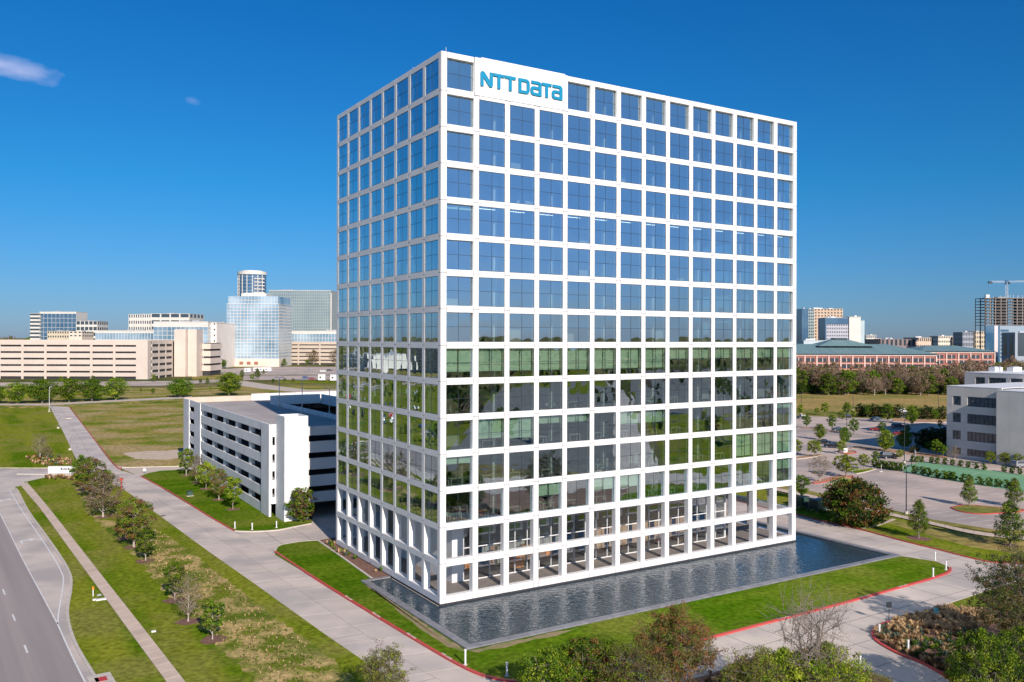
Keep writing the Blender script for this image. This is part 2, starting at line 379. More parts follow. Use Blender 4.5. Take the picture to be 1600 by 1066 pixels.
# concrete turn lane and driveway mouth
sheet('turn_lane', [(-42, 733), (118, 733), (130, 762), (60, 765), (30, 770), (44, 799), (86, 858), (108, 895), (111, 920), (105.5, 960), (117, 1005), (152, 1066), (170, 1110), (150, 1110), (133.5, 1066), (90.5, 980), (34, 870), (0, 803)], .004, M['concrete'])
sheet('lawn', [(-3000, 643), (-400, 642), (0, 639), (77, 637), (98, 674), (116, 712), (118, 731), (60, 731.5), (0, 731.5), (-500, 735)], .10, M['lawn'], .12)
kerb([(118, 731.5), (60, 732), (0, 732), (-100, 733)], M['kerb'])
A_ = [(38, 754), (70, 747), (121, 744), (135, 748), (186, 761), (250, 807), (322, 860), (400, 915), (500, 987), (574, 1038), (640, 1085), (700, 1140), (330, 1140), (289, 1066), (226, 985), (160, 901), (128, 860), (81, 800), (62, 777)]
sheet('lawn', A_, .10, M['lawn'], .12)
sheet('lawn', [(20, 762), (33, 760), (47, 777), (66, 800), (108, 858), (138, 899), (200, 985), (259, 1066), (300, 1130), (176, 1110), (152, 1066), (117, 1005), (105.5, 960), (111, 920), (108, 895), (86, 858), (44, 799), (28, 768)], .10, M['lawn'], .12)
sheet('dry_strip', [(112, 762), (128, 757), (150, 765), (205, 812), (250, 832), (320, 885), (400, 950), (480, 1010), (560, 1068), (600, 1120), (440, 1120), (390, 1050), (320, 990), (250, 925), (215, 880), (170, 840), (130, 800)], .104, M['rough'], .02, rag=.7)
slabs('sidewalk', [(31, 758), (47, 777), (66, 800), (108, 858), (138, 899), (200, 985), (259, 1066), (300, 1125)], [(42, 754), (62, 777), (81, 800), (128, 860), (160, 901), (226, 985), (289, 1066), (330, 1118)], 70, 1, .118, M['walk'])
kerb([(20, 762), (28, 768), (44, 799), (86, 858), (108, 895), (111, 920), (105.5, 960), (117, 1005), (152, 1066), (170, 1105)], M['kerb'], .3)
# private road: slabs
slabs('private_road', [(77, 634.6), (98, 674), (117, 713.4), (135, 742), (186, 761), (250, 807), (322, 860), (400, 915), (500, 987), (574, 1038), (640, 1085), (700, 1130)],
      [(108, 636), (142, 680), (180, 729), (220, 744), (281, 780), (375, 836), (430, 866), (500, 909.5), (637, 993.5), (723, 1043), (775, 1064), (850, 1095)], 70, 2, .012, M['slab'])
sheet('field', [(110, 636), (142, 680), (181, 728), (200, 730), (283, 728.5), (420, 724), (420, 612), (281, 629)], .06, M['field'], .08)
sheet('dirt_patch', [(193, 709), (212, 706), (240, 705), (300, 703), (300, 716), (240, 719), (215, 717)], .066, M['dirt'], .01, rag=.8)
kerb([(108, 636), (142, 680), (180, 728), (190, 731)], M['red'], .22)
kerb([(190, 731), (200, 731), (283, 729), (330, 728)], M['kerb'], .3)
sheet('driveway', [(181, 729), (330, 727), (330, 734), (280, 735), (250, 736.5), (232, 740), (220, 745)], .016, M['tan_conc'])
sheet('lawn', [(221, 744), (232, 740), (250, 736.5), (280, 735), (330, 734), (420, 800), (450, 812), (488, 814), (486, 818), (453, 824.5), (431, 828.5), (392, 830.5), (367, 829.5), (325, 806), (270, 771.5), (240, 755)], .12, M['lawn_bright'], .14)
kerb([(220, 744.5), (240, 755.5), (270, 772), (325, 806.5), (367, 830.5)], M['red'], .22)
kerb([(367, 830.5), (392, 831.5), (431, 829.5), (453, 825.5), (486, 819)], M['kerb'], .25)
# big concrete apron under driveway, tower surroundings and front road
sheet('front_road', [(375, 836), (367, 830.5), (392, 831.5), (431, 829.5), (453, 825.5), (486, 819), (500, 760), (900, 740), (1180, 775), (1245, 786), (1300, 800), (1500, 862), (1700, 868), (2100, 900), (2400, 1100), (1900, 1500), (900, 1500), (700, 1130), (850, 1095), (775, 1064), (723, 1043), (637, 993.5), (500, 909.5), (430, 866)], .004, M['concrete'])
for pts in ([(375, 836), (430, 866)],):
    kerb(pts, M['kerb'], .12, .02)
LF = [(430, 867), (432, 858), (440, 852.5), (470, 847.5), (497, 845.5), (582, 906), (565, 909.8), (730, 1018), (1408, 870.3), (1424, 872.5), (1458, 877.7), (1471, 881.7), (1484.5, 888), (1482, 895), (1458, 904), (1403, 919.7), (1298, 948.6), (1180, 979), (1057, 1011), (968, 1032), (870, 1057), (809, 1065), (768, 1060), (723, 1043), (637, 993.5), (500, 909.5)]
sheet('lawn', LF, .12, M['lawn_bright'], .14)
# sawn joints of the concrete paving round the tower
mb = MB()
for k in range(-6, 26): mb.obox(L(k*4.7-2, -46), L(k*4.7-2, 60), .07, .006, .010, M['joint'])
for k in range(-9, 12): mb.obox(L(-32, k*4.9+1), L(118, k*4.9+1), .07, .006, .011, M['joint'])
tag(mb.build('paving_joints'), kind='structure')
# worn soil beside the pool coping
for pts in ([(570, 915), (600, 932), (650, 966), (700, 1000), (729, 1018.5), (728, 1021), (700, 1012), (655, 982), (620, 955), (590, 930)], [(732, 1018.5), (790, 1006), (850, 993), (905, 982), (903, 985), (850, 999), (790, 1012), (745, 1022)]):
    sheet('worn_soil', pts, .126, mat('worn_soil', (.30, .20, .12), (.17, .17, .05), .95, .9, 7), .004, rag=.22)
kerb([(430, 863), (500, 909.5), (637, 993.5), (723, 1043), (768, 1060), (809, 1065), (870, 1057), (968, 1032), (1057, 1011), (1180, 979), (1298, 948.6), (1403, 919.7), (1458, 904), (1482, 895), (1484.5, 888)], M['red'], .34, .17)
kerb([(1484.5, 888), (1471, 881.7), (1458, 877.7), (1424, 872.5), (1408, 870)], M['kerb'], .25)
kerb([(430, 863), (432, 858), (440, 852.5), (470, 847.5), (497, 845.5)], M['kerb'], .25)
# planting bed along the left wall
sheet('planting_bed', [(497, 846), (540, 838), (625, 900), (583, 907)], .16, M['mulch'], .16)
kerb([(497, 846), (540, 876), (583, 907)], M['kerb'], .3, .2, sm=1)
# right-hand lawn, walk and verge
sheet('lawn', [(1150, 783), (1245, 805), (1279, 813.5), (1344, 828), (1411, 846), (1464, 859), (1534, 876.4), (1568, 880), (1600, 881), (1900, 890), (1900, 868), (1600, 846), (1524, 838), (1456, 823), (1374, 804), (1245, 776), (1150, 757)], .12, M['lawn'], .14)
sheet('dry_patch', [(1360, 806), (1456, 824.5), (1524, 839.5), (1600, 847.5), (1900, 869), (1900, 880), (1600, 868), (1520, 856), (1450, 838), (1400, 822)], .124, M['dry'], .01, rag=.5)
kerb([(1150, 783), (1245, 805), (1279, 813.5), (1344, 828), (1411, 846), (1464, 859), (1534, 876.4), (1568, 880), (1600, 881), (1900, 890)], M['red'], .25)
sheet('verge', [(1150, 752), (1245, 770), (1374, 799), (1458, 817.5), (1556, 833), (1700, 838), (2000, 860), (2000, 850), (1700, 828), (1556, 829), (1458, 813), (1374, 793), (1245, 763), (1150, 745)], .11, M['dry'], .12)
slabs('footpath', [(1150, 751.5), (1245, 769.5), (1374, 798.5), (1458, 817), (1524, 831), (1600, 839), (1800, 852)], [(1150, 756), (1245, 774), (1374, 803), (1458, 821.5), (1524, 836), (1600, 844.5), (1800, 859)], 46, 1, .14, M['walk'])
slabs('crosswalk_path', [(1344, 826.5), (1370, 821), (1395, 811.5)], [(1349, 827.5), (1374, 822.5), (1400, 813)], 6, 1, .14, M['walk'])
# car park
sheet('car_park', [(1150, 744), (1245, 763), (1374, 793), (1458, 813), (1556, 829), (1700, 828), (2600, 850), (2600, 700), (1700, 668), (1475, 658), (1246, 650), (1000, 645), (1000, 735)], .03, M['lot'], .03)
sheet('dry_field', [(900, 645), (1246, 650), (1475, 658), (1700, 668), (3000, 720), (3000, 640), (1600, 614), (1240, 612), (900, 610)], .03, M['dry'], .04)
def island(pts, m_, kerb_m, z=.16):
    sheet('traffic_island', pts, z, m_, z)
    kerb([*pts, pts[0]], kerb_m, .22, z+.02, sm=3)
TANP = M['dirt2'] = mat('island_earth', (.42, .22, .12), (.34, .20, .11), .95, .8)
island([(1268, 755), (1278, 756), (1312, 748), (1332, 747), (1330, 744), (1308, 745), (1283, 751)], TANP, M['red'])
island([(1236, 716.5), (1245, 718), (1275, 714), (1285, 710), (1262, 712)], TANP, M['kerb'])
island([(1486, 794), (1500, 800), (1530, 804), (1558, 803), (1590, 801), (1598, 797), (1560, 794), (1510, 790)], M['dry'], M['red'])
island([(1308, 706), (1320, 710), (1338, 708), (1330, 704.5)], TANP, M['red'])
island([(1330, 737), (1362, 732), (1366, 734.5), (1338, 741)], M['lawn'], M['kerb'])
island([(1330, 701), (1380, 706), (1480, 718), (1480, 713), (1380, 702), (1335, 698)], TANP, M['kerb'])
for pts in ([(1246, 669), (1280, 672), (1330, 680), (1330, 678.5), (1280, 670.5), (1246, 667.5)], [(1395, 655), (1475, 658), (1475, 661), (1395, 659)]):
    island(pts, TANP, M['kerb'], .14)
# painted stall lines in the near car park
mb = MB()
def pl(mb, p, q, w=.12, z=.036, m_=None, world=False):
    p, q = (p, q) if world else (G(*p), G(*q)); mb.obox(p, q, w, z-.002, z, m_ or M['paint'])
d1 = (G(1458, 811)-G(1300, 776)).normalized()
for row, (o0, o1, n) in enumerate((((1290, 768), 5.5, 15), ((1345, 752), 5.3, 17), ((1372, 742), 5.3, 17))):
    base = G(*o0); nn = Vector((-d1.y, d1.x, 0))
    if nn.y < 0: nn = -nn
    for k in range(n): p = base+d1*(k*2.75); pl(mb, p, p+nn*o1, world=True)
for k in range(16):
    for r_ in range(3):
        p = G(1252, 700-r_*14)+Vector((k*3.0, -k*.15, 0)); pl(mb, p, p+Vector((-2.2, 4.6, 0)), .14, world=True)
o = mb.build('stall_lines'); tag(o, kind='stuff'); tag(o, 'faded white stall lines painted across the concrete car park', 'road marking')
# sports court
sheet('sports_court', [(1396, 733), (1418, 727), (1439, 722.5), (1600, 742), (1800, 768), (1800, 800), (1620, 772), (1518, 757), (1440, 744)], .06, mat('court_green', (.14, .32, .16), (.17, .35, .19), .7, .2), .04)
mb = MB()
for a, b in (((1410, 735), (1620, 766)), ((1432, 727), (1610, 749)), ((1432, 727), (1410, 735)), ((1500, 748), (1530, 739)), ((1455, 741), (1473, 732))): pl(mb, a, b, .1, .066)
tag(mb.build('court_lines'), 'white lines painted on the green sports court', 'court marking')
# island with ornamental grasses (bottom right), bottom bed
ISL = [(1490, 1066), (1442.5, 1038), (1403, 1022), (1371.6, 1003.7), (1363.7, 990.6), (1369, 981), (1390, 972), (1453, 953), (1468.7, 948.6), (1531.7, 927.6), (1600, 905), (1900, 900), (1900, 1300), (1560, 1140)]
sheet('planting_bed', ISL, .13, M['mulch'], .15)
sheet('lawn', [(1470, 949.5), (1532, 929), (1600, 907), (1890, 902), (1890, 960), (1640, 965), (1560, 956), (1510, 951)], .136, M['lawn_bright'], .01)
kerb([(1540, 1108), (1490, 1066), (1442.5, 1038), (1403, 1022), (1371.6, 1003.7), (1363.7, 990.6), (1369, 981), (1390, 972)], M['red'], .3)
kerb([(1390, 972), (1453, 953), (1468.7, 948.6), (1531.7, 927.6), (1600, 905)], M['kerb'], .25)
sheet('planting_bed', [(820, 1100), (960, 1095), (1100, 1058), (1155, 1039.5), (1205, 1026), (1255, 1019), (1300, 1030), (1330, 1042), (1387, 1063), (1450, 1100), (1500, 1300), (700, 1300)], .13, M['mulch'], .15)
# far roads on the left
for nm, pts, m_ in (('far_road', [(-1500, 640), (0, 633.5), (76, 634), (108, 632), (200, 627), (300, 622.5), (300, 619), (200, 624), (76, 630.5), (0, 631), (-1500, 636)], M['tan_conc']),
                    ('grass_belt', [(-1500, 634), (0, 630.5), (76, 630), (200, 623.5), (420, 613), (540, 611), (700, 611), (700, 604), (400, 602), (300, 606), (0, 607), (-1500, 609)], M['field']),
                    ('far_road', [(-1500, 605), (0, 604), (250, 603), (300, 600), (345, 597), (345, 593), (300, 595), (0, 598), (-1500, 598)], M['lot']),
                    ('far_road', [(340, 598), (365, 601), (410, 608), (470, 613.5), (700, 616), (700, 611), (480, 609), (430, 603), (380, 595)], M['tan_conc']),
                    ('grass_belt', [(300, 593.5), (380, 593), (372, 581), (300, 583)], M['field']),
                    ('far_road', [(380, 594), (700, 592), (700, 586), (380, 587)], M['lot']),
                    ('far_car_park', [(345, 586), (700, 585), (700, 574), (420, 573), (345, 577)], M['lot']),
                    ('grass_belt', [(440, 599), (700, 600), (700, 593), (430, 595)], M['lawn'])):
    sheet(nm, pts, {'far_road': .02, 'grass_belt': -.005, 'far_car_park': .01}[nm], m_)
# road markings, near left
mb = MB()
for t in range(-60, 700, 12):
    mb.obox(HW(t-1.5, 7.3), HW(t+1.5, 7.3), .16, .001, .008, M['paint']) if False else None
DL = G(5, 922), G(40.5, 1014)
dd = (DL[0]-DL[1]).normalized()
step = (G(22, 965)-DL[1]).length
for k in range(-6, 60):
    c = DL[1]+dd*step*k; mb.obox(c-dd*1.3, c+dd*1.3, .17, .002, .008, M['paint'])
for k in range(0, 0): pass
tag(mb.build('lane_dashes', kind='stuff'), 'row of white dashes between the lanes of the grey road', 'road marking')
def line_mark(pxs, label, w=.15):
    mb = MB(); strip_mesh(mb, smooth([G(*p) for p in pxs]), -w/2, w/2, .004, .012, M['paint'])
    tag(mb.build('edge_line'), label, 'road marking')
line_mark([(-60, 690), (0, 803), (34, 871), (90, 975)], 'white line between grey asphalt and the turn lane', .13)
line_mark([(90, 975), (110, 1020), (133, 1066), (160, 1118)], 'white edge line of the asphalt road below the lane taper')
line_mark([(14.6, 765.5), (35, 799), (75, 857.5), (95, 892), (99, 910), (92, 955), (90, 975)], 'white edge line curving along the turn lane kerb')
def arrow(c, label, s=1.0):
    c = G(*c); d = HD; n = Vector((-d.y, d.x, 0)); mb = MB()
    def q(a, b): p = c+n*(-a*s)+d*(b*s); return (p.x, p.y, .011)
    mb.add([q(-.9, -.5), q(.5, -.5), q(.5, -.95), q(1.4, 0), q(.5, .95), q(.5, .15), q(-.9, 0)], [(0, 1, 2, 3, 4, 5, 6)][:1], M['paint'])
    mb.add([q(-.9, -2.2), q(-.6, -2.2), q(-.6, -.5), q(-.9, -.5)], [(0, 1, 2, 3)], M['paint'])
    tag(mb.build('turn_arrow'), label, 'road marking')
arrow((41, 844), 'white right turn arrow nearer the camera on the turn lane'); arrow((8, 781), 'white right turn arrow farther up the turn lane')
# drains and covers on the private road
for px, py in ((158, 730), (254, 806.5)):
    mb = MB(); c = G(px, py); mb.prism([(c.x+.55*math.cos(a), c.y+.55*math.sin(a)) for a in np.linspace(0, 2*math.pi, 13)[:-1]], .014, .022, mat('cast_iron', (.12, .08, .06), None, .7))
    tag(mb.build('manhole_cover'), 'dark manhole cover at the road junction' if px < 200 else 'dark rusty manhole cover midway down the private road', 'manhole cover')
# ================================================================== POOL (tower coordinates)
PA0, PA1, PB0, PB1, PBR = -4.2, 67.3, -14.1, 14.3, 18.0
def LP(pts): return [(L(*p).x, L(*p).y) for p in pts]
def water_mat():
    m_ = bpy.data.materials.new('pool_water'); m_.use_nodes = True; n, l = m_.node_tree.nodes, m_.node_tree.links
    b = n['Principled BSDF']; b.inputs['Base Color'].default_value = (.025, .045, .06, 1); b.inputs['Roughness'].default_value = .04; b.inputs['IOR'].default_value = 1.34
    b.inputs['Specular IOR Level'].default_value = .9
    geo = n.new('ShaderNodeNewGeometry'); mp = n.new('ShaderNodeMapping'); mp.inputs['Scale'].default_value = (.8, 1.0, 1); mp.inputs['Rotation'].default_value = (0, 0, R(-20))
    l.new(geo.outputs['Position'], mp.inputs[0])
    n1 = n.new('ShaderNodeTexNoise'); n1.inputs['Scale'].default_value = 1.6; n1.inputs['Detail'].default_value = 3; n1.inputs['Distortion'].default_value = .6
    n2 = n.new('ShaderNodeTexNoise'); n2.inputs['Scale'].default_value = 4.2; n2.inputs['Detail'].default_value = 2
    for q in (n1, n2): l.new(mp.outputs[0], q.inputs['Vector'])
    b1 = n.new('ShaderNodeBump'); b1.inputs['Strength'].default_value = 1; b1.inputs['Distance'].default_value = .13
    b2 = n.new('ShaderNodeBump'); b2.inputs['Strength'].default_value = 1; b2.inputs['Distance'].default_value = .022
    n3 = n.new('ShaderNodeTexNoise'); n3.inputs['Scale'].default_value = .09; n3.inputs['Detail'].default_value = 2; l.new(geo.outputs['Position'], n3.inputs['Vector'])
    r3 = n.new('ShaderNodeMapRange'); r3.inputs['From Min'].default_value = .35; r3.inputs['From Max'].default_value = .65; r3.inputs['To Min'].default_value = .72; r3.inputs['To Max'].default_value = 1.1; l.new(n3.outputs['Fac'], r3.inputs['Value']); l.new(r3.outputs[0], b1.inputs['Strength']); l.new(r3.outputs[0], b2.inputs['Strength'])
    l.new(n1.outputs['Fac'], b1.inputs['Height']); l.new(n2.outputs['Fac'], b2.inputs['Height']); l.new(b1.outputs[0], b2.inputs['Normal']); l.new(b2.outputs[0], b.inputs['Normal'])
    return m_
sheet('pool_water', LP([(PA0+.9, PB0+.9), (PA1-.9, PB0+.9), (PA1-.9, PBR-.5), (61.9, PBR-.5), (61.9, .0), (-.2, 0), (-.2, PB1-.6), (PA0+.9, PB1-.6)]), .05, water_mat(), world=True)
cop = tag(empty('pool_coping'), 'low dark stone coping around the reflecting pool', 'pool edge')
def stones(p, q, n, w=.9):
    p, q = L(*p), L(*q)
    for i in range(n):
        a, b = p.lerp(q, i/n), p.lerp(q, (i+1)/n); c = (a+b)/2; d = (b-a)/2*(1-.02/(b-a).length*2)
        mb = MB(); mb.obox(-d, d, w, -.15, .0, M['stone']); mb.build('stone', cop, (c.x, c.y, .26))
stones((PA0, PB0+.45), (PA1, PB0+.45), 42); stones((PA0+.45, PB0+.92), (PA0+.45, PB1-.62), 17)
stones((PA0, PB1-.3), (-.25, PB1-.3), 3, .55); stones((PA1-.45, PB0+.92), (PA1-.45, PBR-.3), 20)
mb = MB()
for a, b, c, d in ((PA0, PA1, PB0+.05, PB0+.85), (PA0+.05, PA0+.85, PB0, PB1), (PA0, 0, PB1-.5, PB1-.05), (PA1-.85, PA1-.05, PB0, PBR)):
    q = LP([(a, c), (b, c), (b, d), (a, d)]); mb.prism(q, 0, .112, M['dark'])
mb.build('pool_wall', cop)
# ================================================================== TOWER
NR, NL_, NROW = 14, 8, 15
PR, PL_ = 4.355, 4.24
W_A, W_B = .74+NR*PR, .74+NL_*PL_
PW = .74
WH = 3.48; RH = 4.278; ZT = 64.43; ZTOP = 65.15; ZB = .25
def ztop(k): return ZT-RH*k
def zbot(k): return ZT-RH*k-WH
tower = tag(empty('office_tower', O, ANG), 'tall white gridded office tower with blue reflective glass standing beside the pool', 'office building')
# reusable face frame: x along face, y into the building, face plane y=0
def face_frame(n, pitch, width, deep_low=.8, depth=.5):
    mb = MB(); f0 = .036
    mb.box(.05, width-.05, .031, .034, ztop(0)+.01, ZTOP-.05, M['panel_joint'])
    for i in range(n+1): mb.box(i*pitch+.05, i*pitch+PW-.05, .031, .034, ZB+.06, ztop(0), M['panel_joint'])
    for i in range(n):
        for k in range(15): mb.box(i*pitch+PW-.04, (i+1)*pitch+.04, .0315, .0345, (ztop(k+1)+.05) if k < 14 else ZB+.06, zbot(k)-.05, M['panel_joint'])
    for i in range(n+1):
        x0 = i*pitch; lo = 0 if i else 0; 
        a0, a1 = x0+ (.0 if i else .04), x0+PW-(.0 if i < n else .04)
        mb.box(a0, a1, f0, depth, zbot(12)-.4, ZTOP-.04, M['white_frame'])
        mb.box(a0, a1, f0, deep_low, ZB+.05, zbot(12)-.4, M['white_frame'])
    for i in range(n):
        x0, x1 = i*pitch+PW, (i+1)*pitch
        mb.box(x0, x1, f0, depth, ztop(0), ZTOP-.04, M['white_frame'])
        for k in range(0, 14):
            z1, z0 = zbot(k), ztop(k+1)
            mb.box(x0, x1, f0, depth if k < 12 else deep_low, z0, z1, M['white_frame'])
        mb.box(x0, x1, f0, deep_low, ZB+.05, zbot(14), M['white_frame'])
    return mb
# four sides of the frame (front-right, left, right end, rear)
face_frame(NR, PR, W_A).build('facade_frame', tower)
o = face_frame(NL_, PL_, W_B).build('facade_frame', tower, (0, W_B, 0), -math.pi/2)
face_frame(NL_, PL_, W_B).build('facade_frame', tower, (W_A, 0, 0), math.pi/2)
face_frame(NR, PR, W_A).build('facade_frame', tower, (W_A, W_B, 0), math.pi)
# cladding panels: pieces with 3 cm joints; 300 of each kind that show largest stay single
J = .032
cache = {}
def panel(kind, face, s0, s1, z0, z1, lst):
    lst.append((face, s0, s1, z0, z1))
def emit_panels(name, lst, limit=300):
    def view(p):
        face, s0, s1, z0, z1 = p
        q = L((s0+s1)/2, 0, z0) if face == 'R' else L(0, (s0+s1)/2, z0)
        area = (s1-s0)*(z1-z0); dist = (q-Vector((0, 0, HC))).length
        return area*(.8 if face == 'R' else .45)/dist**2
    lst = sorted(lst, key=view, reverse=True); rest = MB()
    for k, (face, s0, s1, z0, z1) in enumerate(lst):
        w, h = s1-s0-2*J, z1-z0-2*J
        if k < limit:
            key = (round(w, 3), round(h, 3))
            if key not in cache:
                mb = MB(); mb.box(0, w, -.03, .03, 0, h, M['white']); cache[key] = mb.mesh('panel')
            if face == 'R': place(name, cache[key], tower, (s0+J, 0, z0+J))
            else: place(name, cache[key], tower, (0, s1-J, z0+J), -math.pi/2)
        else:
            if face == 'R': rest.box(s0+J, s1-J, -.03, .03, z0+J, z1-J, M['white'])
            else: rest.box(-.03, .03, s0+J, s1-J, z0+J, z1-J, M['white'])
    if rest.v: rest.build(name, tower, kind='stuff')
piers, spans = [], []
SIGN_A0, SIGN_A1, SIGN_Z0, SIGN_Z1 = 4.45, 18.1, 60.62, 65.27
zc = [ZTOP]+[(zbot(k)+ztop(k+1))/2 for k in range(14)]+[ZB]
for face, n, pitch in (('R', NR, PR), ('L', NL_, PL_)):
    for i in range(n+1):
        s0 = i*pitch; s1 = s0+PW
        if i == 0: s0 = -.03 if face == 'R' else .032
        if i == n: s1 += .0
        for k in range(15):
            if face == 'R' and k == 0 and 1 <= i <= 3: continue
            zm = (ztop(k)+zbot(k))/2
            panel('p', face, s0, s1, zm if False else zc[k+1], zc[k], piers)
    for i in range(n):
        for k in range(16):
            if k == 0: z0, z1 = ztop(0), ZTOP
            elif k == 15: z0, z1 = ZB, zbot(14)
            else: z0, z1 = ztop(k), zbot(k-1)
            if face == 'R' and k == 0 and 1 <= i <= 3: continue
            if face == 'R' and k == 1 and 1 <= i <= 3: z1 = SIGN_Z0-.02
            x0, x1 = i*pitch+PW, (i+1)*pitch
            xm = (x0+x1)/2
            panel('s', face, x0, x1, z0, z1, spans)
emit_panels('pier_panel', piers); emit_panels('spandrel_panel', spans)
# windows
def pane_geom(mb, x0, x1, z0, z1, y, rr, n=5):
    amp = rr.uniform(.0012, .005)*rr.choice((1, 1, -1)); tx, tz = rr.gauss(0, .0013), rr.gauss(0, .0013)
    v = []
    for j in range(n+1):
        for i in range(n+1):
            u, w = i/n, j/n
            v.append((x0+(x1-x0)*u, y-amp*16*u*(1-u)*w*(1-w)+tx*(u-.5)*(x1-x0)+tz*(w-.5)*(z1-z0), z0+(z1-z0)*w))
    mb.add(v, [(j*(n+1)+i, j*(n+1)+i+1, (j+1)*(n+1)+i+1, (j+1)*(n+1)+i) for j in range(n) for i in range(n)], M['glass'], True)
def win_mesh(w, y, seed, with_panes):
    rr = random.Random(seed); mb = MB(); h = WH; t = .03; mb.box(0, t, y-.005, y+.08, 0, h, M['dark_metal']); mb.box(w-t, w, y-.005, y+.08, 0, h, M['dark_metal'])
    mb.box(t, w-t, y-.005, y+.08, 0, t, M['dark_metal']); mb.box(t, w-t, y-.005, y+.08, h-t, h, M['dark_metal'])
    mb.box(w/2-.02, w/2+.02, y+.005, y+.10, t, h-t, M['dark_metal']); zm = h*.52
    mb.box(t, w/2-.026, y+.005, y+.07, zm-.022, zm+.022, M['dark_metal']); mb.box(w/2+.026, w-t, y+.005, y+.07, zm-.022, zm+.022, M['dark_metal'])
    if with_panes:
        for x0, x1 in ((t, w/2-.02), (w/2+.02, w-t)):
            for z0, z1 in ((t, zm-.022), (zm+.022, h-t)): pane_geom(mb, x0, x1, z0, z1, y+.02, rr)
    return mb.mesh('window')
def pane_meshes(w, y, seed):
    rr = random.Random(seed); out = []; t = .03; h = WH; zm = h*.52
    for x0, x1 in ((t, w/2-.02), (w/2+.02, w-t)):
        for z0, z1 in ((t, zm-.022), (zm+.022, h-t)):
            mb = MB(); pane_geom(mb, x0, x1, z0, z1, y+.02, rr); out.append(mb.mesh('pane'))
    return out
wc = {}
def window(face, i, k):
    pitch = PR if face == 'R' else PL_; w = pitch-PW
    ring = (face == 'R' and (k == 0 or i in (0, NR-1))) or (face == 'R' and k == 12)
    y = .38 if ring else .012
    near = (face == 'R' and i < 5) or (face == 'L' and i < 1)
    v = (i*7+k*3) % 6
    key = (face, ring, near, v)
    if key not in wc: wc[key] = (win_mesh(w, y, hash(key[:1])*0+v+10*ring, not near), pane_meshes(w, y, v*13+ring) if near else None)
    me, pn = wc[key]
    x0 = i*pitch+PW
    o = place('window', me, tower, (x0, 0, zbot(k)) if face == 'R' else (0, x0+w, zbot(k)), 0 if face == 'R' else -math.pi/2)
    if near:
        for p in pn: place('pane', p, o)
for k in range(13):
    for i in range(NR):
        if k == 0 and 1 <= i <= 3: continue
        window('R', i, k)
    for i in range(NL_): window('L', i, k)
# unseen sides: plain glazing
for nm, n, pitch, loc, rz in (('end_glazing', NL_, PL_, (W_A, 0, 0), math.pi/2), ('end_glazing', NR, PR, (W_A, W_B, 0), math.pi)):
    mb = MB()
    for k in range(13):
        for i in range(n):
            x0, x1 = i*pitch+PW, (i+1)*pitch; mb.add([(x0, .1, zbot(k)), (x1, .1, zbot(k)), (x1, .1, ztop(k)), (x0, .1, ztop(k))], [(0, 1, 2, 3)], M['glass'])
    mb.build(nm, tower, loc, rz, kind='stuff')
# floors, core, roof
mb = MB()
for k in range(0, 13):
    z = (zbot(k)+ztop(k+1))/2
    mb.box(.52, W_A-.52, .52, W_B-.52, z-.35, z-.02, M['ceiling']); mb.box(.52, W_A-.52, .52, W_B-.52, z-.018, z+.28, M['carpet'])
    mb.build('floor_slab', tower); mb = MB()
mb = MB(); mb.box(.5, W_A-.5, .5, W_B-.5, ZT+.05, ZT+.3, M['pale_metal']); mb.box(15, 45, 12, 26, ZT+.3, ZT+.55, M['pale_metal']); mb.build('roof', tower)
mb = MB(); mb.box(9, W_A-9, 11, W_B-10, 9.2, ZT, M['core']); mb.build('core_wall', tower)
mb = MB()
for i in range(0, NR+1, 2):
    for b in (2.8,):
        mb.box(i*PR+.05, i*PR+.6, b, b+.55, 9.2, ZT, M['pale_metal'])
for i in range(2, NL_, 2): mb.box(2.8, 3.35, i*PL_+.05, i*PL_+.6, 9.2, ZT, M['pale_metal'])
mb.build('columns', tower)
# interior partitions for life behind the glass
mb = MB(); rr = random.Random(4)
for k in range(13):
    z0, z1 = (zbot(k)+ztop(k+1))/2+.28 if k < 13 else 0, ztop(k)+.05
    for q in range(9):
        a = rr.uniform(1, W_A-3); b = rr.uniform(3.5, 8.5); mb.box(a, a+rr.uniform(.8, 3.5), b, b+.12, z0, z0+rr.choice((1.2, 2.4, 3.1)), rr.choice((M['core'], M['ceiling'])))
    for q in range(4):
        b = rr.uniform(1, W_B-3); a = rr.uniform(3.5, 7); mb.box(a, a+.12, b, b+rr.uniform(1.5, 5), z0, z0+rr.choice((1.2, 2.4, 3.1)), M['core'])
mb.build('partition', tower, kind='stuff')
# blinds
def blind(face, i, k, drop, half=None):
    pitch = PR if face == 'R' else PL_; w = pitch-PW; mb = MB()
    mb.box(.06, w/2-.05, .60, .62, WH-drop, WH-.02, M['blind']); mb.box(w/2+.05, w-.06, .60, .62, WH-drop, WH-.02, M['blind'])
    x0 = i*pitch+PW; mb.build('blind', tower, (x0, 0, zbot(k)) if face == 'R' else (0, x0+w, zbot(k)), 0 if face == 'R' else -math.pi/2)
for i in range(NR): blind('R', i, 8, 2.75 if i < 8 else 1.55)
for i in (11, 12, 13): blind('R', i, 11, 3.3)
for i, k, d in ((0, 11, .9), (13, 12, 1.6), (13, 10, .8), (3, 10, 1.0), (4, 10, 1.0), (1, 10, 2.4), (2, 10, 2.6), (6, 10, 1.8), (7, 10, 1.7), (0, 4, .5), (5, 12, 1.7), (6, 12, 1.7), (3, 12, 1.6)): blind('R', i, k, d)
for k in (4,):
    mb = MB()
    for i in range(NR): mb.box(i*PR+1.3, (i+1)*PR-.4, 1.6, 1.72, ztop(k)+.0, ztop(k)+.03, M['lamp'])
    mb.build('ceiling_lights', tower)
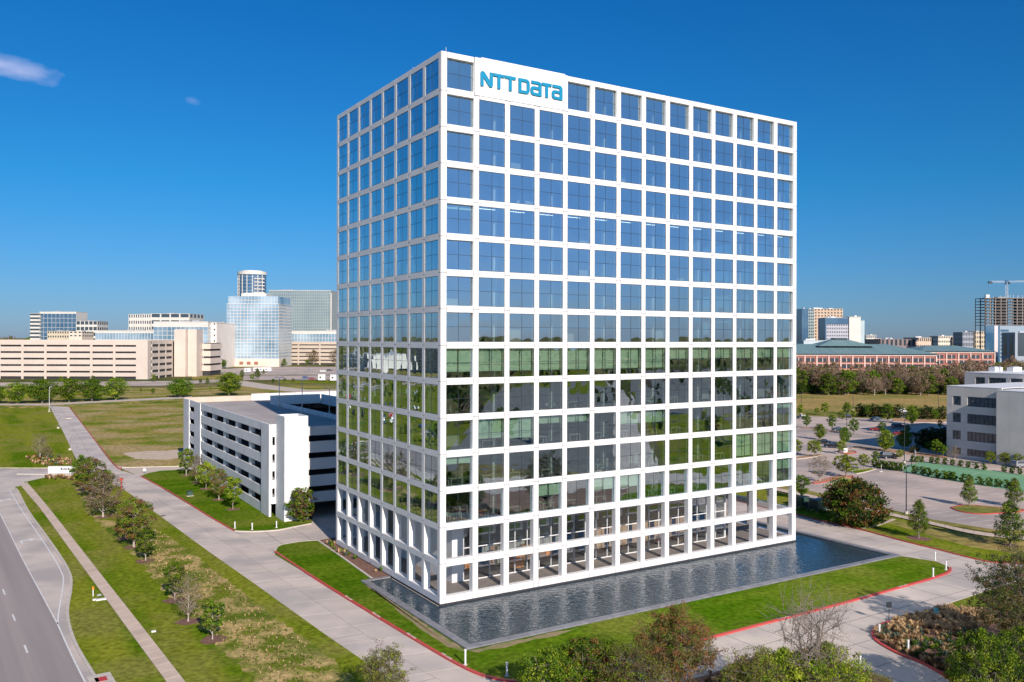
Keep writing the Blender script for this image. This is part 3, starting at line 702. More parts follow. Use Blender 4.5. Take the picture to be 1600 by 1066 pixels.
# lobby
M['brown_wood'] = mat('brown_wood', (.34, .20, .12), None, .6)
mb = MB(); mb.box(.25, W_A-.25, .1, W_B-.1, .3, .92, M['paving']); mb.build('arcade_floor', tower)
mb = MB(); mb.box(.85, W_A-.85, .85, W_B-.85, ztop(13)+.25, ztop(13)+.4, M['pale_metal']); mb.build('arcade_ceiling', tower)
LB0, LB1, LA0, LA1, LZ = 5.0, 27.0, 4.2, 51.6, ztop(13)+.25
mb = MB(); mb.box(LA0, 5.8, LB0, LB0+.3, .92, LZ, M['white']); mb.box(LA0, LA0+.3, LB0+.3, 22, .92, LZ, M['pale_metal']); mb.box(LA0+.3, LA1, LB1, LB1+.3, .92, LZ, M['core'])
mb.box(12, 26, 11, 11.3, .92, LZ, M['core']); mb.box(28, 48, 9.5, 9.8, .92, LZ, mat('warm_wall', (.55, .36, .24), None, .7)); mb.build('lobby_wall', tower)
lg = MB(); x = 5.8
mb = MB()
while x < LA1-.1:
    mb.box(x, x+.07, LB0-.05, LB0+.15, .92, LZ, M['pale_metal']); nx = min(x+1.9, LA1)
    lg.add([(x+.08, LB0+.05, .95), (nx, LB0+.05, .95), (nx, LB0+.05, LZ), (x+.08, LB0+.05, LZ)], [(0, 1, 2, 3)], M['lobby_glass']); x = nx
for z, h in ((.92, .12), (3.4, .06), (5.0, .12), (7.4, .06)): mb.box(5.88, LA1, LB0-.07, LB0-.055, z, z+h, M['pale_metal'])
mb.box(LA1, LA1+.1, LB0-.05, LB1, .92, 1.05, M['white_frame']); y = LB0
while y < LB1: mb.box(LA1, LA1+.12, y, y+.08, 1.05, LZ, M['white_frame']); y += 1.9
lg.add([(LA1+.05, LB0, .95), (LA1+.05, LB1, .95), (LA1+.05, LB1, LZ), (LA1+.05, LB0, LZ)], [(0, 1, 2, 3)], M['lobby_glass'])
lo = mb.build('lobby_glazing_frame', tower); lg.build('lobby_glass', lo)
mb = MB(); rr = random.Random(5)
for q in range(26):
    a = rr.uniform(7, 50); b = rr.uniform(6.5, 11); mb.box(a, a+rr.uniform(.6, 2), b, b+.6, .94, .94+rr.choice((.45, .75, 1.1, 2.2)), rr.choice((M['orange'], M['core'], M['brown_wood'], M['brown_wood'], M['dark'])))
mb.build('lobby_furniture', tower, kind='stuff')
mb = MB(); mb.box(-.02, W_A+.02, -.02, W_B+.02, 0, ZB, M['dark']); mb.build('base_recess', tower)
# roof rods
for a, b, h in ((1.0, .8, 1.1), (.8, 9.5, 1.0), (.8, 24, .6)):
    mb = MB(); mb.tube([(0, 0, 0), (0, 0, h)], .025, M['pale_metal'], 5); mb.box(-.08, .08, -.08, .08, 0, .4, M['pale_metal'])
    mb.build('lightning_rod', tower, (a, b, ZTOP-.3))
# desks behind the lower windows
deskm = []; M['deskg'] = mat('desk_top', (.5, .5, .45), None, .5); M['deskb'] = mat('desk_green', (.40, .52, .34), None, .6)
for v in range(4):
    mb = MB(); c = (M['deskg'], M['deskg'], M['orange'], M['deskb'])[v]
    mb.box(0, 1.5, 0, .7, .72, .76, c)
    for x in (.04, 1.41):
        for y in (.04, .61): mb.box(x, x+.05, y, y+.05, 0, .72, M['pale_metal'])
    mb.box(.3, .8, .5, .54, .8, 1.15, M['dark']); mb.box(.9, 1.4, .1, .5, .76, .84 if v else .8, M['core'])
    if v > 1: mb.box(.1, .5, -.5, -.1, .38, .48, c); mb.box(.1, .5, .95, 1.0, .5, .9, c)
    deskm.append(mb.mesh('desk'))
ORD = ('corner', 'second', 'third', 'fourth', 'fifth', 'sixth', 'seventh', 'eighth', 'ninth', 'tenth', 'eleventh', 'twelfth', 'thirteenth', 'last')
rr = random.Random(9)
for k, lv in ((12, 'lowest'), (11, 'second lowest'), (10, 'third lowest'), (9, 'fourth lowest')):
    for i in range(NR):
        if k < 12 and rr.random() < (.15 if k == 11 else .5): continue
        v = rr.randrange(4); z = (zbot(k)+ztop(k+1))/2+.28; s = i*PR+PW+rr.uniform(.2, 1.6)
        col = ('white', 'white', 'orange', 'pale green')[v]
        o = place('desk', deskm[v], None, L(s, 1.1, z), ANG, scale=1.15)
        tag(o, f'{col} desk behind the {ORD[i]} window from the corner on the {lv} glazed floor', 'desk', 'desks behind the lower tower windows')
# ------------------------------------------------------------------ sign
sg = tag(empty('company_sign', L(SIGN_A0, 0, SIGN_Z0), ANG), 'large white panel with blue NTT DATA letters at the top of the tower', 'sign')
sw, sh = SIGN_A1-SIGN_A0, SIGN_Z1-SIGN_Z0
mb = MB(); mb.box(0, .9, -.06, .3, 0, ZTOP-SIGN_Z0-.003, M['white']); mb.box(.9, sw-.45, -.06, .3, 0, sh, M['white']); mb.box(sw-.45, sw, -.06, .3, 0, ZTOP-SIGN_Z0-.003, M['white']); mb.build('sign_panel', sg)
def ext(mb, outer, inner=None, y0=-.22, y1=-.062, m_=None):
    m_ = m_ or M['blue']
    n = len(outer)
    if inner is None:
        v = [(x, y0, z) for x, z in outer]+[(x, y1, z) for x, z in outer]
        mb.add(v, [tuple(range(n))]+[(i, n+i, n+(i+1) % n, (i+1) % n) for i in range(n)], m_); return
    v = [(x, y0, z) for x, z in outer]+[(x, y0, z) for x, z in inner]+[(x, y1, z) for x, z in outer]+[(x, y1, z) for x, z in inner]
    f = []
    for i in range(n):
        j = (i+1) % n; f += [(i, j, n+j, n+i), (i, 2*n+i, 2*n+j, j), (n+i, n+j, 3*n+j, 3*n+i)]
    mb.add(v, f, m_)
def rrect(x0, x1, z0, z1, r):
    """r: radii bl, br, tr, tl"""
    out = []
    for (cx, cz, a0, q) in ((x0, z0, 180, r[0]), (x1, z0, 270, r[1]), (x1, z1, 0, r[2]), (x0, z1, 90, r[3])):
        ox = cx+(q if cx == x0 else -q); oz = cz+(q if cz == z0 else -q)
        for k in range(6):
            a = R(a0+90*k/5); out.append((ox+q*math.cos(a), oz+q*math.sin(a)))
    return out
ZL, HL = 61.80-SIGN_Z0, 1.82; S0 = -SIGN_A0; T = .42; TH = .37
def letter(f, x0, x1):
    mb = MB(); f(mb, x0+S0, x1+S0); mb.build('letter', sg)
def l_T(mb, a, b):
    c = (a+b)/2; ext(mb, [(a, ZL+HL-TH), (c-T/2, ZL+HL-TH), (c-T/2, ZL), (c+T/2, ZL), (c+T/2, ZL+HL-TH), (b, ZL+HL-TH), (b, ZL+HL), (a, ZL+HL)])
def l_N(mb, a, b):
    z0, z1 = ZL, ZL+HL; e = .03
    ext(mb, [(a, z0), (a+T, z0), (a+T, z1-.75), (a+T+.02, z1-.8), (b-T-.28, z0+.28), (b-T-.1, z0+.07), (b-T+.1, z0), (b-.25, z0), (b-.08, z0+.08), (b, z0+.25), (b, z1), (b-T, z1), (b-T, z0+.75), (b-T-.02, z0+.8), (a+T+.28, z1-.28), (a+T+.1, z1-.07), (a+T-.1, z1), (a+.25, z1), (a+.08, z1-.08), (a, z1-.25)])
def l_D(mb, a, b): ext(mb, rrect(a, b, ZL, ZL+HL, (.001, .5, .5, .001)), rrect(a+T, b-T, ZL+TH, ZL+HL-TH, (.001, .16, .16, .001)))
def l_a(mb, a, b):
    ext(mb, rrect(a, b, ZL, ZL+1.14, (.42, .001, .001, .42)), rrect(a+T*.95, b-T, ZL+.36, ZL+.36+.42, (.12, .001, .001, .12)))
    # top arm joining the stem
    q = [(a+.12, ZL+HL-TH), (b-T-.12, ZL+HL-TH), (b-T-.03, ZL+HL-TH-.03), (b-T, ZL+HL-TH-.12), (b-T, ZL+1.1), (b, ZL+1.1)]
    q += [(b-.45+.45*math.cos(R(t)), ZL+HL-.45+.45*math.sin(R(t))) for t in range(0, 91, 15)]+[(a+.12, ZL+HL)]
    ext(mb, q, y0=-.224)
for f, a, b in ((l_N, 5.17, 6.89), (l_T, 6.98, 8.50), (l_T, 8.60, 10.15), (l_D, 10.56, 12.20), (l_a, 12.35, 13.98), (l_T, 14.03, 15.50), (l_a, 15.55, 17.18)): letter(f, a, b)
# ================================================================== WHITE PARKING GARAGE behind the tower (tower coordinates)
gar = tag(empty('parking_garage', O, ANG), 'white concrete parking garage with open dark decks left behind the office tower', 'parking garage')
M['gwall'] = mat('garage_panel', (.66, .66, .66), (.60, .60, .60), .7, .3, 4, objvar=.03)
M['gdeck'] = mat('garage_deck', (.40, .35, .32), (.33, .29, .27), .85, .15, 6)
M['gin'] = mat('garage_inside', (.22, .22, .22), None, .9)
GA, GB0, GB1, GE = -2.9, 59.7, 134.4, 58.0
SL = [(14.84, 13.6), (11.9, 10.65), (8.95, 7.65), (6.0, 4.75), (3.05, 1.75)]   # open slots
def gb(name, *bx, m_=None, kind=None):
    mb = MB()
    for b_ in bx: mb.box(*b_, m_ or M['gwall'])
    return mb.build(name, gar, kind=kind)
W0 = GB0
# left facade: panels between slots
bays = [(5.0+10.12*k, 5.0+10.12*(k+1)) for k in range(5)]
zs = [16.3]+[z for s_ in SL for z in s_]+[0]
for i in range(0, len(zs), 2):
    for s0, s1 in bays: gb('wall_panel', (GA, GA+.25, W0+s0+.012, W0+s1-.012, zs[i+1]+.0, zs[i]))
    gb('wall_panel', (GA, GA+.25, W0+62.1, W0+68.2, zs[i+1], zs[i]))
for s0, s1 in ((0, 5.0), (55.6, 62.1), (68.2, 74.7)):
    for z0, z1 in ((0, 4.0), (4.0, 8.2), (8.2, 12.3), (12.3, 16.3)):
        n_ = 2; gb('wall_panel', *[(GA-.15, GA+.25, W0+s0+(s1-s0)*k/n_+.015, W0+s0+(s1-s0)*(k+1)/n_-.015, z0+.01, z1-.01) for k in range(n_)])
for s0, s1 in bays: gb('column', (GA+.28, GA+1.0, W0+s1-1.9, W0+s1-.2, 0, 15.2))
# front facade
FB = 55.6
zf = [16.0, 14.4, 13.35, 11.4, 10.4, 8.45, 7.45, 5.5, 4.5, 2.7]
for i in range(0, len(zf), 2):
    for a0 in (2.7, 12.7, 22.7, 32.7, 42.7): gb('wall_panel', (a0+.01, a0+9.99, FB, FB+.3, zf[i+1], zf[i]))
gb('wall_panel', (2.2, 2.69, FB, FB+.3, 0, 16.0))
for a0 in (14.6, 24.6, 34.6, 44.6, 54.2): gb('column', (a0-.4, a0+.4, FB+.8, FB+1.6, 0, 15.2))
# stair tower
for z0, z1 in ((0, 3.1), (3.1, 6.1), (6.1, 9.1), (9.1, 12.1), (12.1, 15.1), (15.1, 18.0)):
    gb('stair_panel', (-1.9, .14, 54.5, 54.75, z0+.012, z1-.012)); gb('stair_panel', (.16, 2.2, 54.5, 54.75, z0+.012, z1-.012))
    gb('stair_panel', (-1.9, -1.65, 54.77, 59.6, z0+.012, z1-.012)); gb('stair_panel', (1.95, 2.2, 54.77, 59.6, z0+.012, z1-.012))
    gb('stair_panel', (-1.64, 1.94, 59.35, 59.6, z0+.012, z1-.012))
    zz = (z0+z1)/2
gb('stair_roof', (-1.6, 1.9, 54.8, 59.3, 17.2, 17.35))
# narrow front wall with small openings
for i, z in enumerate((0, 3.6, 6.6, 9.6, 12.6)):
    top = (3.6, 6.6, 9.6, 12.6, 16.3)[i]
    gb('wall_panel', (GA, -1.9, GB0-.3, GB0-.02, z+(1.5 if i else 2.4), top)); 
    if i: gb('wall_panel', (GA, -2.55, GB0-.3, GB0-.02, z, z+1.5), (-2.1, -1.9, GB0-.3, GB0-.02, z, z+1.5))
# decks and inner dark walls
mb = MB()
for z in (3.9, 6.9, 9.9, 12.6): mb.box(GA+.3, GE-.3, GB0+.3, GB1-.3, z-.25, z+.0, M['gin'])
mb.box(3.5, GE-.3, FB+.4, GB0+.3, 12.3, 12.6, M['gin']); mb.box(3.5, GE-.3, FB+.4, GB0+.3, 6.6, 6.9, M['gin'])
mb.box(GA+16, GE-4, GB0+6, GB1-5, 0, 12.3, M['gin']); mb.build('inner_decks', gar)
o = gb('roof_deck', (GA+.28, 14.0, GB0, GB1-.3, 14.95, 15.2), (14.0, GE-.3, GB0, GB0+12, 14.95, 15.2), (2.25, GE-.3, FB+.32, GB0-.01, 14.95, 15.2), (14.0, GE-.3, GB1-15, GB1-.3, 14.95, 15.2), (27, GE-.3, GB0+12.01, GB1-15.01, 14.95, 15.2), m_=M['gdeck'])
gb('back_wall', (GA, 13.6, GB1-.25, GB1, 0, 16.5), m_=M['tan_conc'])
gb('back_wall', (13.62, GE, GB1-.25, GB1, 0, 16.9)); gb('back_wall', (GE-.25, GE, FB, GB1-.26, 0, 16.3))
# ramp well with a row of short barrier posts and a higher wall beyond
for k in range(16): gb('barrier_panel', (13.9, 14.15, GB0+12.3+k*2.85, GB0+12.3+k*2.85+2.35, 15.2, 16.15))
gb('ramp_wall', (26.8, 27.1, GB0+12, GB1-16, 14.9, 17.3)); gb('ramp', (14.2, 26.7, GB0+12.2, GB1-15, 11.6, 11.8), m_=M['gdeck'])
gb('ramp_wall', (14.2, 26.8, GB1-15.3, GB1-15.05, 15.0, 17.3))
mb = MB()
for k in range(22): mb.box(-1.5+.0, 3.5, GB0+6+k*2.9, GB0+6.1+k*2.9, 15.204, 15.208, M['paint'])
mb.build('stall_lines', gar, kind='stuff')
def light_pole(loc, h, label, arm=.7, col='grey_metal', two=True, base=.6, group=None, rz=0):
    t = tag(empty('light_pole', loc, rz), label, 'light pole', group)
    mb = MB(); mb.tube([(0, 0, base), (0, 0, h)], [.11, .07], M[col], 8); mb.build('pole', t)
    mb = MB(); mb.prism([(.3*math.cos(a), .3*math.sin(a)) for a in np.linspace(0, 6.283, 11)[:-1]], 0, base, M['kerb']); mb.build('pole_base', t)
    mb = MB()
    for s_ in ((1, -1) if two else (1,)): mb.obox((s_*.08, 0), (s_*arm, 0), .08, h-.08, h, M[col]); mb.obox((s_*arm*.6, 0), (s_*(arm+.45), 0), .34, h-.02, h+.12, M[col])
    mb.build('lamp_head', t)
    return t
for px, py, h, lb in ((436.3, 636.6, 7, 'left grey light pole standing on the garage roof deck'), (472, 646.7, 7.2, 'middle grey light pole standing on the garage roof deck'), (514.6, 648, 5.6, 'right dark light pole on the garage roof beside the tower')):
    p = G(px, py, 15.2); light_pole((p.x, p.y, 15.2), h, lb)
# ================================================================== BUILDINGS ON THE RIGHT (white offices)
M['owall'] = mat('office_wall', (.58, .55, .51), (.52, .50, .465), .75, .3, 4, objvar=.03)
M['owin'] = mat('office_window', (.05, .06, .07), (.10, .11, .12), .12, 1.5, 2, spec=1)
def office(name, label, p0, d, n, length, depth, H, wins, proud=None, seams=4):
    """p0 near/far corner, d along the face, n into the building"""
    t = tag(empty(name, (p0.x, p0.y, 0), math.atan2(d.y, d.x)), label, 'office building')
    s = 1 if (d.x*n.y-d.y*n.x) > 0 else -1
    def Y(v): return v*s
    def bx(mb, x0, x1, y0, y1, z0, z1, m_): a, b = sorted((Y(y0), Y(y1))); mb.box(x0, x1, a, b, z0, z1, m_)
    rows = sorted({w[2] for w in wins}|{w[3] for w in wins})
    mb = MB(); bx(mb, .0, length, .35, depth, 0, H-.5, M['owall']); mb.build('wall', t)
    # skin with real openings
    zs_ = [0]+rows+[H]
    for z0, z1 in zip(zs_[:-1], zs_[1:]):
        zm = (z0+z1)/2; row = sorted([w for w in wins if w[2] < zm < w[3]])
        x = 0
        for w in row+[(length, length, 0, 0)]:
            if w[0] > x:
                nn = max(1, int((w[0]-x)/seams)); 
                for k in range(nn):
                    mb = MB(); bx(mb, x+(w[0]-x)*k/nn+.01, x+(w[0]-x)*(k+1)/nn-.01, 0, .34, z0+.01, z1-.01, M['owall']); mb.build('wall_panel', t)
            x = w[1]
    for w in wins:
        mb = MB(); bx(mb, w[0], w[1], .24, .30, w[2], w[3], M['owin'])
        k = max(1, int((w[1]-w[0])/1.1+.5))
        for j in range(k+1):
            x = w[0]+(w[1]-w[0])*j/k; bx(mb, max(w[0], x-.04), min(w[1], x+.04), .17, .238, w[2], w[3], M['dark_metal'])
        mb.build('window', t)
    mb = MB(); bx(mb, -.05, length+.05, -.05, depth, H+.002, H+.12, M['white_frame']); mb.build('roof', t)
    return t
def tface(px, p0, d):
    """distance along d from p0 at which pixel column px is met"""
    u = (px-CX)/FPX; return (u*p0.y-p0.x)/(d.x-u*d.y)
d_ = -E2; p0 = G(1479, 714)
xs = [tface(q, p0, d_) for q in (1489, 1501.5, 1511.7, 1556.8, 1564.6)]
H1 = 19.0; zz = []
for y0, y1 in ((305, 392), (470, 558), (640, 725), (808, 928)):
    Yd = p0.y+d_.y*xs[0]; f_ = lambda y: HC-(570+y/6.27-530.7)*Yd/FPX
    zz.append((max(f_(y1), 1.2), f_(y0)))
wins = [(xs[0], xs[1], a, b) for a, b in zz]+[(xs[2], xs[3], a-.15, b) for a, b in zz]
ob = office('office_block', 'four storey pale office block with ribbon windows behind the sports court', p0, d_, E1, xs[4]+.2, 40, H1, wins)
pj = p0+d_*xs[4]-E1*2.2
office('office_wing', 'plain windowless pale wing jutting out at the right picture edge', pj, d_, E1, 26, 42, H1-.4, [], seams=3)
p1 = G(1507, 700); p1 = P(1507, 640, 262); p1.z = 0
dz = [tface(q, p1, d_) for q in (1524, 1539, 1545, 1572, 1579, 1598, 1606, 1640)]
H2 = HC-(582-530.7)*262/FPX
w2 = [(dz[2*k], dz[2*k+1], H2-4.3*(j+1)+.6, H2-4.3*(j+1)+3.0) for k in range(4) for j in range(4)]
office('office_block', 'second pale office block partly hidden behind the first at the right', p1, d_, E1, 60, 40, H2, w2)
# roof plant on the second block
for px, w in ((1553, 2.5), (1560, 1.2), (1585, 5)):
    c = P(px, 580, 268); mb = MB(); mb.box(-w/2, w/2, -1, 1, 0, 1.3, M['pale_metal']); mb.box(-w/3, w/3, -.6, .6, 1.3, 1.6, M['grey_metal'])
    tag(mb.build('air_conditioner', None, (c.x, c.y, H2+.12), ANG), {1553: 'small grey roof unit at the left end of the far pale office roof', 1560: 'tiny grey roof unit between two others on the far pale office roof', 1585: 'widest grey roof unit on the far pale office roof'}[px], 'air conditioner')
# ================================================================== FAR BUILDINGS
FM = {}
def fm(c, rough=.6, spec=.5):
    if (c, rough) not in FM: FM[(c, rough)] = mat('facade_paint', c, tuple(x*.92 for x in c), rough, .1, 2, spec=spec)
    return FM[(c, rough)]
M['fglass'] = glassmat('far_glass', (.08, .10, .12), (.78, .88, 1), .55, .95, .02, .02, .06)
M['fglassd'] = mat('far_window', (.04, .055, .07), None, .15, spec=1)
M['fpale'] = mat('pale_glass', (.32, .44, .54), (.10, .19, .27), .18, .04, 5, spec=1)  # dark patches painted into the glass colour stand in for reflections
M['fgreen'] = mat('grey_green_glass', (.20, .27, .28), (.15, .21, .23), .2, .03, 3, spec=1)
M['fdeep'] = mat('deep_blue_glass', (.03, .09, .17), (.06, .13, .21), .12, .06, 3, spec=1)
def block(name, label, x0, x1, ytop, Y, depth, wall, rot=0.0, rows=0, cols=0, style='punched', wm=None, zbase=0, cat='office building', wf=.55, hf=.5, top=0.0, bottom=0.0, roofm=None, side=True):
    a, b = P(x0, ytop, Y), P(x1, ytop, Y)
    H = a.z; w = (b.x-a.x)/max(math.cos(rot), .3); wm = wm or M['fglassd']
    t = tag(empty(name, (a.x, Y, zbase), rot), label, cat); H -= zbase
    mb = MB(); mb.box(0, w, .3, depth, 0, H-.05, wall); 
    if style == 'glass': mb.box(0, w, .0, .28, 0, bottom, wall); mb.box(0, w, 0, .28, H-top, H-.05, wall)
    mb.build('wall', t)
    z0, z1 = bottom, H-top; g = MB(); fr = MB()
    if style in ('glass',):
        g.box(.02, w-.02, .12, .26, z0, z1, wm)
        for k in range(rows+1): z = z0+(z1-z0)*k/rows; fr.box(0, w, -.12, .11, z-.22, z+.22, wall)
        for k in range(cols+1): x = w*k/cols; fr.box(max(0, x-.2), min(w, x+.2), -.16, -.125, z0, z1, wall)
    elif rows:
        # recessed windows: wall skin pieces stay proud of the glass
        g.box(.02, w-.02, .12, .26, z0, z1, wm)
        sh_, sw_ = (z1-z0)/rows, w/max(cols, 1)
        for k in range(rows): fr.box(0, w, -.1, .11, z0+sh_*k, z0+sh_*(k+1-hf), wall)
        if style != 'ribbon' or cols:
            for k in range(cols+1): 
                hw = sw_*(1-wf)/2; x = w*k/cols; fr.box(max(0, x-hw), min(w, x+hw), -.14, -.105, z0, z1, wall)
        fr.box(0, w, -.1, .3, z1, H-.05, wall)
        if z0 > 0: fr.box(0, w, -.1, .3, 0, z0, wall)
    if rows:
        g.build('window_band', t, kind='stuff'); fr.build('facade_grid', t, kind='stuff')
        if side:   # glazing on both ends
            sd = MB(); n_ = max(2, int(depth/ (w/max(cols, 2))))
            for xx in (-.12, w):
                for k in range(rows):
                    zk = z0+(z1-z0)*k/rows; hh = (z1-z0)/rows
                    for j in range(n_): sd.box(xx, xx+.12, .5+(depth-1)*(j+.2)/n_, .5+(depth-1)*(j+.8)/n_, zk+hh*(1-hf), zk+hh*.95, wm)
            sd.build('end_windows', t, kind='stuff')
    mb = MB(); mb.box(-.3, w+.3, -.3, depth+.3, H-.045, H+.5, roofm or wall); mb.build('roof', t)
    q = random.Random(int(x0*3)); mb = MB()
    for k in range(3 if w > 25 else 1): x = q.uniform(.1, .75)*w; y = depth*q.uniform(.35, .6); mb.box(x, x+min(w*.2, q.uniform(3, 9)), y, y+4, H+.505, H+q.uniform(1.6, 2.6), M['grey_metal'])
    mb.build('roof_plant', t)
    return t, w, H
BG = (.48, .41, .34); WT = (.58, .56, .52); CR = (.52, .45, .33)
def ribbon_garage(name, label, p0, p1, H, depth, levels, bay, wallc, hf=.28):
    d = (p1-p0); ln = math.hypot(d.x, d.y); t = tag(empty(name, (p0.x, p0.y, 0), math.atan2(d.y, d.x)), label, 'parking garage'); w_ = fm(wallc)
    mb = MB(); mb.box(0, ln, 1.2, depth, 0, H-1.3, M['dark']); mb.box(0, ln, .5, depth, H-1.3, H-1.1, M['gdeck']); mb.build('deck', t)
    lh = (H-.0)/levels
    for k in range(levels):
        z0 = k*lh; top = z0+lh; n_ = max(1, round(ln/bay))
        for j in range(n_):
            mb = MB(); mb.box(ln*j/n_+.05, ln*(j+1)/n_-.05, 0, .4, z0+lh*(hf if k else .42), top-.02, w_); mb.build('wall_panel', t)
    n_ = max(1, round(ln/bay))
    for j in range(n_+1):
        mb = MB(); x = ln*j/n_; mb.box(max(0, x-.9), min(ln, x+.9), -.12, -.01, 0, H-.3, w_); mb.build('column', t)
    mb = MB(); mb.box(ln-.4, ln, .4, depth, 0, H, w_); mb.box(0, .4, .4, depth, 0, H, w_); mb.box(.4, ln-.4, depth-.4, depth, 0, H, w_); mb.build('side_wall', t)
    return t
# tan garage on the left
YG = 640.0
def PX(px, Y): return (px-CX)/FPX*Y
tg = ribbon_garage('parking_garage', 'wide tan six level parking garage beyond the row of trees at the far left', Vector((PX(-180, YG), YG, 0)), Vector((PX(214.5, YG), YG, 0)), 29.2, 90, 6, 17.3, (.56, .475, .41))
t = tag(empty('stair_tower', (PX(214.5, YG), YG, 0)), 'tan blind corner block and stair towers closing the far left garage', 'stair tower')
mb = MB(); mb.box(.02, 8, -.4, 6, 0, 29.2, fm((.56, .475, .41))); mb.build('corner_wall', t)
mb = MB()
for k in range(6): mb.box(8.0, 8.3, 6+0, 46, 4.87*k+1.9, 4.87*(k+1)-.02, fm((.56, .475, .41)))
mb.box(7.0, 7.9, 6, 46, 0, 28, M['dark']); 
for k in range(4): mb.box(8.0, 8.4, 6+k*13, 7.4+k*13, 0, 29, fm((.56, .475, .41)))
mb.build('side_wall', t)
mb = MB(); mb.box(9.5, 18.6, 46, 60, 0, 38, fm((.60, .50, .43))); mb.box(18.9, 26, 50, 64, 0, 38, fm((.60, .50, .43))); mb.build('stair_shaft', t)
mb = MB()
for k in range(4): mb.box(26.1, 33, 62+k*.1, 90, 4+k*6, 8.4+k*6, fm((.60, .50, .43)))
mb.box(27, 32, 63, 89, 0, 27, M['dark']); mb.build('side_wall', t)
# skyline, left to right
block('office_building', 'white banded tower block with a deep blue glass front at the far left skyline', 62, 119, 487.5, 1500, 40, fm(WT), rows=9, cols=9, style='glass', wm=M['fdeep'], top=3, side=False)
block('office_building', 'narrow white and dark striped wing left of the deep blue glass front', 47, 62, 490, 1495, 30, fm(WT), rows=11, style='ribbon', hf=.5, cols=0)
block('office_building', 'white gridded office block with blue windows just right of the blue glass tower', 119, 152, 502, 1480, 40, fm(WT), rows=6, cols=5, hf=.6, wf=.8)
block('apartment_building', 'low cream building with small windows above the tan garage roof', 74, 108, 518, 1100, 30, fm(CR), rows=2, cols=9, hf=.45, zbase=0, bottom=28)
block('apartment_building', 'cream stepped annex right of the low cream building', 108, 128, 518.5, 1080, 30, fm((.66, .56, .46)), rows=2, cols=3, hf=.4, bottom=30)
block('office_building', 'long low building with a pale glass band and white roof edge', 149, 249, 517, 900, 40, fm(WT), rows=5, cols=22, style='glass', wm=M['fpale'], top=2.2)
block('office_building', 'white building with small windows left of the long white roof', 201, 236, 491.5, 1300, 50, fm(WT), rows=7, cols=10, hf=.5, wf=.5)
block('office_building', 'white long roofed building with dark ribbon windows behind the pale glass block', 236, 296, 490.5, 1280, 60, fm(WT), rows=7, cols=4, hf=.55, wf=.85)
block('office_building', 'pale blue glass office block with white right end wall', 240, 325, 503, 860, 46, fm(WT), rows=8, cols=12, style='glass', wm=M['fpale'], top=5, bottom=8)
block('office_building', 'white end block with few windows attached right of the pale glass office', 325, 338.5, 505, 868, 60, fm((.70, .63, .57)), rows=8, cols=2, hf=.3, wf=.35, side=False)
block('apartment_building', 'small beige building peeking between two glass towers', 340, 358, 531, 1100, 30, fm(BG), rows=4, cols=5, hf=.5)
cw = 8.5
t_, w_, H_ = block('glass_tower', 'pale reflective glass tower with beige base standing alone left of the white garage', 354.5, 435.5, 475, 926, 55, fm(WT), rows=17, cols=15, style='glass', wm=M['fpale'], bottom=8.5)
mb = MB(); mb.box(1.5, w_-1.5, 1.5, 53, H_, H_+8.5, M['fpale'])
for k in range(16): x = 1.5+(w_-3)*k/15; mb.box(x-.15, x+.15, 1.3, 1.49, H_+.5, H_+8.5, fm(WT))
mb.box(1.4, w_-1.4, 1.25, 1.29, H_+3.8, H_+4.3, fm(WT)); mb.build('crown', t_)
mb = MB(); mb.box(-.6, w_+.6, -.5, 20, 0, 8.3, fm((.66, .56, .47)))
for k in range(3): mb.box(14+k*8, 18+k*8, -.8, -.52, 2.2, 5.5, fm((.30, .12, .08)))
mb.build('podium', t_)
# round tower behind
c = P(394, 462, 1250); t = tag(empty('round_tower', (c.x, 1250, 0)), 'round blue glass tower with white rings rising behind the pale glass tower', 'residential tower')
rad = (PX(415, 1250)-PX(373, 1250))/2; Ht = P(394, 429, 1250).z
def cyl(mb, r, z0, z1, m_, n=36, a0=0, a1=360):
    pts = [(r*math.cos(R(a0+(a1-a0)*k/n)), r*math.sin(R(a0+(a1-a0)*k/n))) for k in range(n if a1-a0 >= 360 else n+1)]
    mb.prism(pts, z0, z1, m_)
mb = MB(); cyl(mb, rad, 40, Ht, M['fdeep']); mb.build('glass_drum', t)
mb = MB()
for k in range(13): cyl(mb, rad+.5, Ht-5-5.0*k, Ht-4.0-5.0*k, fm((.16, .24, .36)))
for a in range(200, 345, 22): mb.box((rad+.3)*math.cos(R(a))-.5, (rad+.3)*math.cos(R(a))+.5, (rad+.3)*math.sin(R(a))-.4, (rad+.3)*math.sin(R(a))+.4, 40, Ht-2, fm(WT))
mb.build('floor_rings', t)
mb = MB(); cyl(mb, rad+.9, Ht-1, Ht+3.6, fm(WT)); cyl(mb, rad*.8, Ht+3.7, Ht+5, fm(WT)); mb.build('crown', t)
mb = MB()
for k in range(9):
    for a in (300, 318, 334): x, y = (rad+1.2)*math.cos(R(a)), (rad+1.2)*math.sin(R(a)); z = Ht-8-k*5; mb.box(x-2, x+2, y-1.2, y+1.2, z, z+1.6, fm(WT)); 
mb.build('balconies', t, kind='stuff')
mb = MB(); a, b = P(377, 462, 980), P(416, 459, 980); mb.box(a.x, b.x, 980, 1010, 40, b.z, fm(WT)); mb.box(a.x+2, b.x-2, 982, 1005, b.z, b.z+1, fm(WT))
tag(mb.build('roof_house'), 'low white roof house just below the round tower', 'roof house')
block('glass_tower', 'wide grey green glass block right of the pale glass tower', 420.5, 517.5, 454, 1200, 50, fm((.34, .38, .38)), rows=24, cols=34, style='glass', wm=M['fgreen'], top=.6, side=False, roofm=fm(WT))
mb = MB(); q = P(516.5, 458, 1198); mb.box(0, 1.6, -1, 1, 0, q.z, fm(WT)); tag(mb.build('fin_wall', None, (q.x, 1198, 0)), 'thin white vertical fin on the right edge of the grey green glass block', 'wall')
